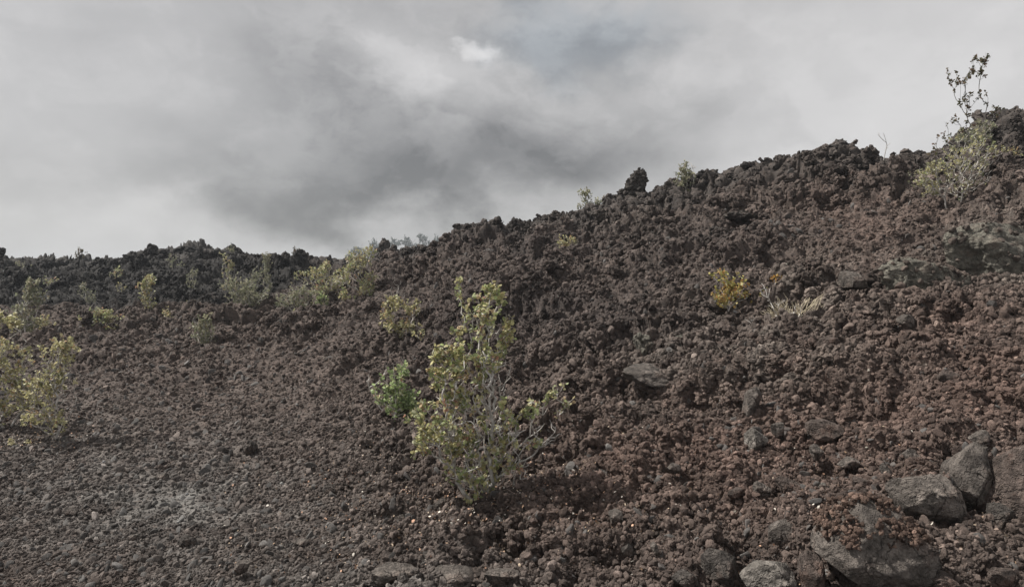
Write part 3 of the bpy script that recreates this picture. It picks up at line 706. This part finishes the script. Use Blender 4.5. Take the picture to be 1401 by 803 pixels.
def shrub(name, label, cat, base, blobs, ntips, leaf=.045, per=8, pal=OLIVE_L, stems=2, bare=.25, bark=None, seed=1, depth=.85, group=None, r0=.0028, d=None, clump=.35, sub=True, seg=.07, wob=.11, detour=.45, sink=.05, twigs=None, ntw=0, rexp=.33):
    rng = np.random.default_rng(seed)
    if d is None: bx, by, bz = at(base[0], base[1])
    else: by = d; bx = (base[0] - CX) / F * d; bz = float(base_z(bx, by)[0])
    s = by / F
    foot = CAMZ - (base[1] - CY) * s if d is not None else bz
    gz = float(ground_z(bx, by)[0])
    root = bpy.data.objects.new(name, None); COL.objects.link(root); root.location = (bx, by, min(gz, bz) - sink); root.empty_display_size = .1
    tag(root, label, cat, group)
    off = np.array([bx, by, min(gz, bz) - sink])
    w = np.array([b[4] if len(b) > 4 else b[2] * b[3] for b in blobs], float); w /= w.sum()
    cl = rng.choice(len(blobs), max(3, int(ntips * clump)), p=w); cen = []
    for i in cl:
        b = blobs[i]; q = rng.normal(size=3); q *= (rng.random() ** .45) / np.linalg.norm(q)
        cen.append(((b[0] + q[0] * b[2] - base[0]) * s, q[1] * b[2] * s * depth + (b[5] * s if len(b) > 5 else 0), (base[1] - (b[1] + q[2] * b[3])) * s))
    cen = np.array(cen); tips = cen[rng.integers(0, len(cen), ntips)] + rng.normal(0, .035 + .35 * s * 4, (ntips, 3)) * np.array([1, 1, .9])
    if twigs:
        w = np.array([b[4] for b in twigs], float); w /= w.sum(); ex = []
        for i in rng.choice(len(twigs), ntw, p=w):
            b = twigs[i]; q = rng.normal(size=3); q *= (rng.random() ** .4) / np.linalg.norm(q)
            ex.append(((b[0] + q[0] * b[2] - base[0]) * s, q[1] * b[2] * s * depth, (base[1] - (b[1] + q[2] * b[3])) * s))
        tips = np.concatenate([tips, np.array(ex)])
    nlf = ntips; ntips = len(tips)
    tips = tips + np.array([bx, by, foot]) - off; tips[:, 2] = np.maximum(tips[:, 2], .06 + sink)
    roots = [np.array([rng.normal(0, 4 * s) if stems > 1 else 0, rng.normal(0, 4 * s) if stems > 1 else 0, 0]) for _ in range(stems)]
    P, par, stem, ends = grow(tips, roots, rng, seg, wob, detour)
    cnt = np.zeros(len(P)); isend = {}
    for e in ends: cnt[e] += 1
    for i in range(len(P) - 1, -1, -1):
        if par[i] >= 0: cnt[par[i]] += cnt[i]
    kids = [[] for _ in P]
    for i, p in enumerate(par):
        if p >= 0: kids[p].append(i)
    rad = r0 * np.maximum(cnt, 1) ** rexp
    bare_tip = rng.random(ntips) < bare; bare_tip[nlf:] = True
    for st in range(stems):
        chains = []; stack = [(st, None)]
        while stack:
            i, prev = stack.pop(); ch = [] if prev is None else [prev]; ch.append(i); cur = i
            while kids[cur]:
                ks = sorted(kids[cur], key=lambda k_: -cnt[k_]); stack += [(k_, cur) for k_ in ks[1:]]; cur = ks[0]; ch.append(cur)
            if len(ch) > 1:
                r_ = rad[ch].copy()
                if prev is not None: r_[0] = r_[1]
                r_[-1] *= .5; chains.append((P[ch], r_))
        if not chains: continue
        v, f = tubes(chains, 5 if by < 9 else 4)
        so = link('stem', pydata('stem', v, f), bark or M_BARK, root)
        mine = [k_ for k_ in range(ntips) if stem[ends[k_]] == st and not bare_tip[k_]]
        if mine and per:
            e = np.array([ends[k_] for k_ in mine]); pp = P[e]; dv = pp - P[np.array(par)[e]]; dv /= np.linalg.norm(dv, axis=1)[:, None] + 1e-9
            dv = dv + np.array([0, 0, .3]); dv /= np.linalg.norm(dv, axis=1)[:, None]
            lv, lf, lc = leaves(pp, dv, per, leaf, pal, rng)
            link('foliage', pydata('foliage', lv, lf, True, lc), M_LEAF, so)
    return root

def auto(px, base, top, w, seed, n=6):
    """an uneven outline inside the shrub's own width and height"""
    r = np.random.default_rng(seed); h = base - top; out = []
    for i in range(n):
        t = (i + .5) / n; ww = w * .5 * (1 - .45 * abs(t - .45) * 2)
        out.append((px + r.uniform(-.55, .55) * ww, base - h * (.16 + .76 * t), ww * r.uniform(.4, .7), h * r.uniform(.13, .2), 1))
    return out

HERO = [(638,393,18,10,1.2), (672,400,16,12,1), (665,422,34,20,3.2), (690,445,12,16,1.2), (648,455,34,18,3), (622,487,32,22,4), (668,495,34,30,4), (590,530,24,30,3), (630,545,44,36,7),
        (680,545,30,32,4), (583,580,20,26,3), (612,605,36,26,4.5), (655,600,48,46,6), (698,592,26,28,3.2), (716,520,14,12,1.), (722,556,18,14,1.4), (735,600,14,12,.7), (645,648,34,22,5), (660,676,24,14,3.5), (630,580,50,50,4),
        (575,612,18,10,.7), (700,632,22,18,2.2), (560,560,14,22,1.2)]
HERO_TW = [(655,600,56,64,4), (665,520,40,50,2.4), (640,545,50,40,2), (690,600,36,50,2), (670,430,30,34,1), (700,640,28,26,1), (650,650,36,30,1.4), (600,600,36,34,1.2), (735,590,36,24,1)]
shrub('shrub', 'largest shrub, tall and olive leaved with a grey twiggy middle, front centre', 'shrub', (655,692), HERO, 480, .045, 9, OLIVE_L, 9, .04, seed=11, depth=.8, r0=.0034, seg=.06, wob=.12, detour=.40, clump=.30, twigs=HERO_TW, ntw=720, rexp=.28)
shrub('shrub', 'bright green bush with bare twigs to its left, left of the largest shrub', 'shrub', (541,580), [(548,500,14,14,1), (540,530,24,18,2), (545,552,26,16,2), (520,545,16,10,.5), (563,545,12,10,.7)], 190, .048, 8, GREEN_L, 2, .15, seed=12)
shrub('dead_branch', 'bare grey twigs leaning left of the bright green bush', 'dead branch', (528,572), [(508,518,10,10,1), (515,540,10,10,1), (512,572,10,6,1), (522,508,8,8,.6)], 16, .04, 0, stems=2, bare=1., bark=M_DEAD, seed=13, r0=.004)
shrub('shrub', 'yellowish bush topped by a spray of bare twigs, upper left of the largest shrub', 'shrub', (548,462), [(540,412,16,8,1.5), (530,425,14,12,1.5), (542,445,20,12,2), (568,420,10,8,.8), (560,445,12,8,.6)], 190, .054, 7, YELL_L, 2, .15, seed=14)
shrub('dead_branch', 'spray of bare grey twigs rising behind the yellowish bush', 'dead branch', (553,450), [(550,398,18,14,1), (565,420,14,12,1), (536,400,10,10,.4), (570,430,10,8,.4)], 46, .04, 0, stems=2, bare=1., seed=15, r0=.0035)
shrub('shrub', 'small light green bush touching the upper left side of the largest shrub', 'shrub', (582,472), [(572,452,14,10,1), (585,458,14,9,1), (594,464,8,6,.6)], 56, .046, 7, YELL_L, 1, .1, seed=16)
shrub('shrub', 'sparse sprigs of leaves on thin twigs just right of the largest shrub', 'shrub', (748,612), [(757,540,14,16,1.2), (768,603,8,8,1), (735,560,12,14,.8), (770,560,6,14,.6), (745,585,18,14,.5)], 50, .042, 7, OLIVE_L, 2, .45, seed=17)
shrub('shrub', 'large yellowish green bush cut by the left picture edge', 'shrub', (12,585), [(8,440,22,14,2), (2,480,34,24,3), (18,505,30,24,3), (0,535,34,22,3), (35,545,18,16,1), (-30,500,30,50,4), (10,560,26,14,1)], 470, .052, 7, YELL_L, 4, .35, seed=18, clump=.45, twigs=[(5,500,36,60,1)], ntw=180)
shrub('shrub', 'twiggy olive bush right of the one cut by the left picture edge', 'shrub', (66,604), [(84,472,14,8,1.3), (97,488,8,8,.8), (70,490,18,14,1.6), (75,520,22,22,2.5), (55,540,22,18,2), (70,570,26,16,2), (38,520,14,20,1), (45,570,14,12,1)], 280, .048, 7, YELL_L, 4, .25, seed=19, clump=.4, twigs=[(72,530,32,50,1), (80,490,20,20,.4)], ntw=200)
shrub('shrub', 'tiny yellow green sprig low at the foot of the left edge bushes', 'shrub', (28,612), [(28,602,10,6,1)], 9, .04, 6, YELL_L, 1, .1, seed=20)
shrub('shrub', 'tall grey green bush on the far black flow near the left edge', 'shrub', (34,462), auto(34, 458, 380, 62, 21, 7), 500, .062, 7, GREY_L, 3, .55, seed=21)
small = [  # label, base column, base row, top row, width, tips, palette
 ('low wide pale olive bush where the brown slope meets the black flow', 138, 455, 420, 84, 190, OLIVE_L, 3),
 ('narrow upright yellow olive bush at the edge of the black flow', 200, 440, 374, 30, 130, OLIVE_L, 2),
 ('small reddish yellow bush high on the black flow near the left edge', 70, 405, 376, 44, 70, OLIVE_L, 2),
 ('thin upright bush on the black flow above the low wide pale one', 119, 422, 386, 30, 64, GREY_L, 2),
 ('thin column of yellow green leaves against the black twin peaks', 312, 404, 346, 20, 80, OLIVE_L, 1),
 ('broad olive bush below the thin leafy column, on the black flow edge', 326, 430, 378, 104, 280, GREY_L, 3),
 ('grey green upright bush reaching the skyline right of the broad olive bush', 362, 410, 344, 30, 120, GREY_L, 2),
 ('low twiggy bush in grey clinker right of the broad olive bush', 412, 426, 390, 74, 150, GREY_L, 2),
 ('small fresh green bush right beside the low twiggy one', 441, 420, 402, 30, 50, GREEN_L, 1),
 ('wide olive bush with yellow tips left of the tall skyline bush', 444, 410, 356, 84, 230, OLIVE_L, 3),
 ('tall olive and grey bush breaking the skyline left of the hazy ridge', 490, 414, 337, 84, 300, OLIVE_L, 3),
 ('faded olive bush alone on the open brown slope left of centre', 278, 474, 430, 40, 100, GREY_L, 2),
 ('short yellow bush right of the narrow upright one', 232, 444, 422, 14, 26, YELL_L, 1),
 ('tiny amber bush above the faded olive bush', 262, 424, 412, 16, 24, YELL_L, 1),
 ('sparse yellow green bush high on the black flow below the twin peaks', 240, 380, 350, 34, 50, GREY_L, 1),
 ('small pale bush in the middle of the black flow below its summit', 262, 400, 366, 20, 44, GREY_L, 1),
 ('low sparse bush on the black flow left of the narrow upright one', 155, 385, 366, 40, 40, OLIVE_L, 1),
 ('faint grey bush near the crest of the black flow at far left', 26, 385, 358, 40, 60, GREY_L, 2),
 ('wispy grey bush on the black flow right of its summit', 345, 400, 366, 30, 50, GREY_L, 1),
 ('tiny yellow bush in the black flow between the thin upright and low sparse ones', 168, 402, 388, 18, 22, YELL_L, 1),
 ('low pale tuft at the foot of the tall grey green left edge bush', 58, 452, 432, 30, 50, YELL_L, 1),
 ('small olive bush on the brown slope right of the tall skyline bush', 470, 418, 398, 30, 50, OLIVE_L, 1),
 ('small reddish bush at the foot of the wide olive bush', 402, 440, 424, 22, 26, OLIVE_L, 1),
 ('bright yellow tuft on the dark upper slope, alone below the ridge', 775, 345, 324, 40, 60, YELL_L, 2),
]
for i, (lab, px, b, t_, w, n, pal, st) in enumerate(small):
    shrub('shrub', lab, 'shrub', (px, b), auto(px, b, t_, w, 40 + i), int(n * 2.3), .058, 6, pal, st + 1, .5, seed=60 + i, r0=.0035, group='small shrubs on the lava', seg=.1)
far_s = [
 ('dark leafy sapling standing out on the skyline at far left', 108, 364, 330, 14, 24, DARK_L, 38.5),
 ('thin two tufted sapling on the skyline left of the tall olive bush', 404, 358, 333, 9, 14, DARK_L, 36.5),
 ('short skyline sprig right of the thin two tufted sapling', 428, 362, 346, 8, 10, DARK_L, 36),
 ('small dark tuft on the skyline crest of the twin peaks', 316, 346, 336, 10, 10, GREY_L, 37),
 ('row of pale leafy sprigs on the ridge left of the lava spire', 810, 290, 258, 54, 70, GREY_L, 21.4),
 ('upright green bush on the ridge right of the lava spire', 937, 280, 220, 40, 130, GREY_L, 20.2),
]
for i, (lab, px, b, t_, w, n, pal, dd) in enumerate(far_s):
    shrub('sapling' if w < 16 else 'shrub', lab, 'sapling' if w < 16 else 'shrub', (px, b), auto(px, b, t_, w, 140 + i), n * 2, .08 if dd > 30 else .06, 6, pal, 1 if w < 30 else 2, .2, seed=160 + i, r0=.004, d=dd, bark=M_DARKBARK if w < 16 else M_BARK, seg=.1)
shrub('dead_branch', 'thin bare twigs sticking up from the green ridge bush', 'dead branch', (945,262), [(946,225,5,10,1)], 7, 0, 0, stems=1, bare=1, seed=171, d=20.2, bark=M_BARK, r0=.005)
for i, (px, t_, w, lab) in enumerate(((512, 342, 34, 'hazy distant bush at the left end of the faint far thicket'), (538, 337, 36, 'hazy distant bush behind the dark rock crest, second from left'), (560, 337, 30, 'hazy distant bush in the middle of the faint far thicket'),
                                  (580, 332, 34, 'tallest hazy distant bush of the faint far thicket'), (600, 336, 30, 'hazy distant bush touching the dark ridge at the thicket\'s right end'), (488, 350, 30, 'hazy distant bush half hidden behind the tall olive bush'))):
    shrub('bush', lab, 'bush', (px, 362), auto(px, 356, t_ - 13, w * 1.25, 240 + i), 300, .55, 6, FAR_L, 3, .3, seed=260 + i, d=288., r0=.05, seg=1.2, bark=M_DARKBARK, group='hazy bushes beyond the ridge')
# yellow shrub and bleached branches half way up
shrub('shrub', 'yellow and orange flowering bush beside bleached dead branches', 'shrub', (1003,422), [(988,398,16,16,2), (1005,390,16,14,2), (1014,405,16,11,1.5), (1040,410,16,9,2), (985,412,12,6,1), (986,374,4,4,.3)], 210, .046, 8, FLOW_L, 4, .2, seed=31, clump=.5)
shrub('shrub', 'single orange leaf tuft right of the yellow flowering bush', 'shrub', (1056,410), [(1062,384,6,5,1)], 9, .04, 8, [((.45, .24, .06), 3), ((.40, .28, .09), 1)], 1, 0, seed=32)
shrub('dead_branch', 'bleached white dead branches lying beside the yellow flowering bush', 'dead branch', (1070,442), [(1048,395,8,12,1), (1064,415,10,12,1.2), (1085,425,14,10,1.4), (1050,440,18,5,1), (1078,438,12,10,1), (1030,438,14,5,.5)], 110, 0, 0, stems=6, bare=1, bark=M_DEAD, seed=33, r0=.004, clump=.9)
M_STRAW = bark_mat('straw', (.42, .36, .25), (.66, .58, .43))
shrub('dry_grass', 'spray of pale dry grass right of the bleached dead branches', 'dry grass', (1088,440), [(1072,418,20,10,1), (1095,422,22,9,1), (1115,412,16,8,.7), (1055,428,14,7,.7)], 260, 0, 0, stems=8, bare=1, bark=M_STRAW, seed=44, r0=.0025, clump=.9, detour=.9, wob=.05)
shrub('dead_branch', 'thin pale twigs lying left of the triangular slab', 'dead branch', (1138,408), [(1128,398,8,6,1), (1140,404,12,5,1)], 14, 0, 0, stems=2, bare=1, bark=M_DEAD, seed=34, r0=.003)
# right end of the ridge
shrub('sapling', 'tall sparse sapling with dark leaf tufts standing out on the right ridge', 'sapling', (1318,272), [(1332,76,4,4,.7), (1350,80,6,8,.9), (1335,95,10,6,1), (1297,100,5,6,.7), (1318,100,10,6,1.1), (1312,112,12,6,1.2), (1345,100,6,8,.6), (1330,130,14,6,1.3), (1345,128,8,6,.7),
     (1314,140,8,8,.8), (1352,142,6,6,.5), (1306,162,10,8,1), (1330,150,10,8,.8), (1322,175,14,8,1), (1290,190,14,8,1.2), (1362,152,6,6,.5), (1280,205,10,6,.8)], 140, .060, 6, DARK_L, 3, .12, bark=M_DARKBARK, seed=35, clump=.9, depth=.6, r0=.003, d=15.4, seg=.14, wob=.06, detour=.7)
shrub('shrub', 'wide yellow green bush around the foot of the tall sapling', 'shrub', (1305,276), [(1255,245,14,12,1.4), (1268,232,18,14,2), (1280,252,20,14,2), (1318,205,26,16,2), (1340,195,22,16,2), (1362,205,14,12,1), (1300,225,26,18,2.5), (1330,235,26,20,2.5), (1318,255,26,16,1.5), (1345,220,16,10,1), (1275,225,16,12,1.4)], 430, .048, 6, OLIVE_L[:3] + YELL_L[:2] + GREY_L[:2], 6, .35, seed=36, r0=.003, clump=.5, twigs=[(1305,240,50,30,1), (1330,205,30,24,.6)], ntw=300)
shrub('shrub', 'greyish bush high on the right ridge behind the tall sapling', 'shrub', (1340,225), [(1330,185,18,12,2), (1345,190,16,16,2), (1350,170,10,8,1), (1320,200,16,12,1)], 420, .055, 6, GREY_L, 4, .5, seed=37, d=16.6)
shrub('shrub', 'small yellow bush beside the black crag at the right edge', 'shrub', (1385,222), [(1375,207,12,6,1), (1390,210,10,6,1), (1362,200,8,6,.5)], 56, .05, 6, YELL_L, 1, .1, seed=38)
shrub('sapling', 'thin leafless sapling alone on the ridge between summit and tall sapling', 'sapling', (1204,222), [(1204,184,3,5,1), (1209,198,5,3,.5), (1200,190,3,3,.4)], 7, 0, 0, stems=1, bare=1, bark=M_BARK, seed=39, d=18.6, r0=.006, wob=.03, detour=.8)

# ------------------------------------------------------------------ fallen leaves and twigs under the big shrub
def leaf_piece(seed):
    r = np.random.default_rng(seed); lv, lf, lc = leaves(np.zeros((1, 3)), np.array([[1., 0, 0]]), 1, 1., [((1, 1, 1), 1)], r, .1); lv = lv - lv.mean(0)
    return np.concatenate([lv, lv + [0, 0, .03]]), np.concatenate([lf, lf[:, ::-1] + 6])
m, t, b = new_mat('fallen leaf'); t.put(b, 'Base Color', t.new('ShaderNodeAttribute', attribute_type='INSTANCER', attribute_name='col').outputs[0]); t.put(b, 'Roughness', .7)
T_LEAF = template_coll('fallen_leaves', [leaf_piece(700 + i) for i in range(6)], m)
n = 3800; u = RNG.normal(650, 110, n); vv = RNG.normal(690, 50, n)
mk = RNG.random(n) < .25; u[mk] = RNG.uniform(300, 1401, mk.sum()); vv[mk] = RNG.uniform(600, 810, mk.sum())
mk = RNG.random(n) < .10; u[mk] = RNG.normal(50, 50, mk.sum()); vv[mk] = RNG.normal(600, 14, mk.sum())
mk = (vv > 560) & (vv < 830); u = u[mk]; vv = vv[mk]; n = len(u)
P_ = np.array([at(a_, c_) for a_, c_ in zip(u, vv)]); P_[:, 2] = ground_z(P_[:, 0], P_[:, 1]) + RNG.uniform(.005, .05, n)
pal = np.array([[.42, .33, .24], [.50, .30, .20], [.52, .48, .42], [.30, .2, .13], [.26, .19, .15]]); s_ = RNG.uniform(.012, .034, n)
scatter('leaf_litter', 'pale fallen leaves and bits strewn under the largest shrub', T_LEAF, 6, P_, RNG.normal(0, .7, (n, 3)) + np.stack([0 * u, 0 * u, RNG.uniform(0, 6.3, n)], -1),
        s_[:, None] * np.ones((1, 3)), pal[RNG.integers(0, 5, n)] * RNG.lognormal(0, .2, n)[:, None])

# ------------------------------------------------------------------ sky, sun, camera
SUN = Vector((-.56, .14, .80)).normalized()
w = bpy.data.worlds.new('World'); sc.world = w; w.use_nodes = True; w.node_tree.nodes.clear(); t = NT(w.node_tree)
out = t.new('ShaderNodeOutputWorld'); bg = t.new('ShaderNodeBackground'); bg.inputs[1].default_value = .1; t.l.new(bg.outputs[0], out.inputs[0])
sky = t.new('ShaderNodeTexSky', sky_type='NISHITA'); sky.sun_disc = False
sky.sun_elevation = math.asin(SUN.z); sky.sun_rotation = math.atan2(SUN.x, SUN.y); sky.air_density = 1.2; sky.dust_density = 2.5
vec = t.new('ShaderNodeTexCoord').outputs['Generated']; sep = t.new('ShaderNodeSeparateXYZ'); t.put(sep, 0, vec)
mp = t.new('ShaderNodeMapping'); t.put(mp, 'Vector', vec); mp.inputs['Scale'].default_value = (1, 1, 1.5); vs_ = mp.outputs[0]
n1 = t.noise(vs_, 3.2, 7, .55); n2 = t.noise(vs_, 9., 7, .6); nv1 = t.new('ShaderNodeTexNoise'); t.put(nv1, 'Vector', vs_); t.put(nv1, 'Scale', 3.6); t.put(nv1, 'Detail', 6.); t.put(nv1, 'Roughness', .56)
wsep = t.new('ShaderNodeSeparateColor'); t.put(wsep, 0, nv1.outputs['Color'])
wob = t.math('SUBTRACT', n2, .5)
az = t.math('ADD', t.math('ARCTAN2', sep.outputs[0], sep.outputs[1]), t.math('MULTIPLY', t.math('SUBTRACT', wsep.outputs[0], .5), .55))
el = t.math('ADD', t.math('ARCSINE', sep.outputs[2]), t.math('MULTIPLY', t.math('SUBTRACT', wsep.outputs[1], .5), .34))
def lobe(px, py, rx, ry, amp):
    a0 = math.atan2(px - CX, F); e0 = math.atan2(CY - py, math.hypot(F, px - CX)); sa = rx / F; se = ry / F
    a_ = t.math('POWER', t.math('DIVIDE', t.math('SUBTRACT', az, a0), sa), 2.); e_ = t.math('POWER', t.math('DIVIDE', t.math('SUBTRACT', el, e0), se), 2.)
    return t.math('MULTIPLY', t.math('EXPONENT', t.math('MULTIPLY', t.math('ADD', a_, e_), -1.)), amp)
LOBES = [(600,215,340,100,-.175), (400,262,110,42,-.07), (790,250,130,60,-.10), (800,62,140,50,-.15), (440,110,80,45,-.06), (1260,190,330,220,.165), (60,110,190,140,.04), (450,-20,420,40,-.05), (130,330,190,60,.05),
         (590,105,60,60,.13), (690,90,55,36,.10), (670,140,80,44,.10), (930,108,70,30,.05), (480,325,280,26,.06), (580,262,300,40,-.11)]
bil = t.noise(t.vmath('ADD', vs_, t.vmath('MULTIPLY', nv1.outputs['Color'], (.35, .35, .35))), 5.5, 9, .56)
edge = t.math('MULTIPLY', t.math('SUBTRACT', t.ramp(bil, .44, .58), .5), t.math('ADD', .025, lobe(640, 150, 420, 170, .055)))
val = t.math('ADD', t.math('ADD', t.math('MULTIPLY', wob, .09), t.math('MULTIPLY', t.math('SUBTRACT', n1, .5), .12)), edge)
for lb in LOBES: val = t.math('ADD', val, lobe(*lb))
puff = t.math('MULTIPLY', t.ramp(t.math('ADD', lobe(680, 64, 34, 20, 1.), t.math('MULTIPLY', wob, 1.5)), .15, .95), .20)
val = t.math('MAXIMUM', t.math('ADD', t.math('ADD', val, puff), .415), .13)
cold = t.mix(t.ramp(lobe(810, 40, 120, 60, 1.), .1, 1.), (1.02, .997, .985, 1), (.95, 1., 1.05, 1))
cm = t.new('ShaderNodeCombineColor'); [t.put(cm, i, t.math('MULTIPLY', val, 10.)) for i in range(3)]
cloud = t.mix(1., cm.outputs[0], cold, 'MULTIPLY')
low = t.ramp(sep.outputs[2], .16, .0); cloud = t.mix(low, cloud, t.mix(1., cloud, (.985, 1.0, 1.01, 1), 'MULTIPLY'))
t.put(bg, 0, t.mix(.93, sky.outputs[0], cloud))

sl = bpy.data.lights.new('sun', 'SUN'); sl.energy = 4.9; sl.angle = math.radians(1.5); sl.color = (1., .955, .89)
so = bpy.data.objects.new('sun', sl); COL.objects.link(so); so.rotation_euler = (-SUN).to_track_quat('-Z', 'Y').to_euler(); so.location = (-5, 2, 12)

cam = bpy.data.cameras.new('camera'); cam.lens = 36 * F / 1401; cam.sensor_width = 36; cam.clip_end = 9000
co = bpy.data.objects.new('camera', cam); COL.objects.link(co); co.location = (0, 0, CAMZ); co.rotation_euler = (math.radians(90), 0, 0); sc.camera = co
sc.view_settings.view_transform = 'Standard'; sc.view_settings.look = 'None'; sc.view_settings.exposure = .27; sc.view_settings.gamma = 1
sc.render.engine = 'CYCLES'; sc.cycles.use_denoising = True; sc.cycles.max_bounces = 6; sc.cycles.diffuse_bounces = 3

# ------------------------------------------------------------------ the hazy air over the flow
bm = bmesh.new(); bmesh.ops.create_cube(bm, size=1.)
for v_ in bm.verts: v_.co = Vector((v_.co.x * 1500, v_.co.y * 800 + 340, v_.co.z * 34 + 15))
me = bpy.data.meshes.new('haze'); bm.to_mesh(me); bm.free()
hm = bpy.data.materials.new('haze'); hm.use_nodes = True; hm.node_tree.nodes.clear(); t = NT(hm.node_tree)
ho = t.new('ShaderNodeOutputMaterial'); pv = t.new('ShaderNodeVolumePrincipled'); pv.inputs['Color'].default_value = (.86, .92, 1., 1); pv.inputs['Density'].default_value = .0007; pv.inputs['Anisotropy'].default_value = .2
t.l.new(pv.outputs[0], ho.inputs['Volume'])
hz_ = link('haze', me, hm); tag(hz_, 'thin bluish haze in the air over the lava', kind='stuff')
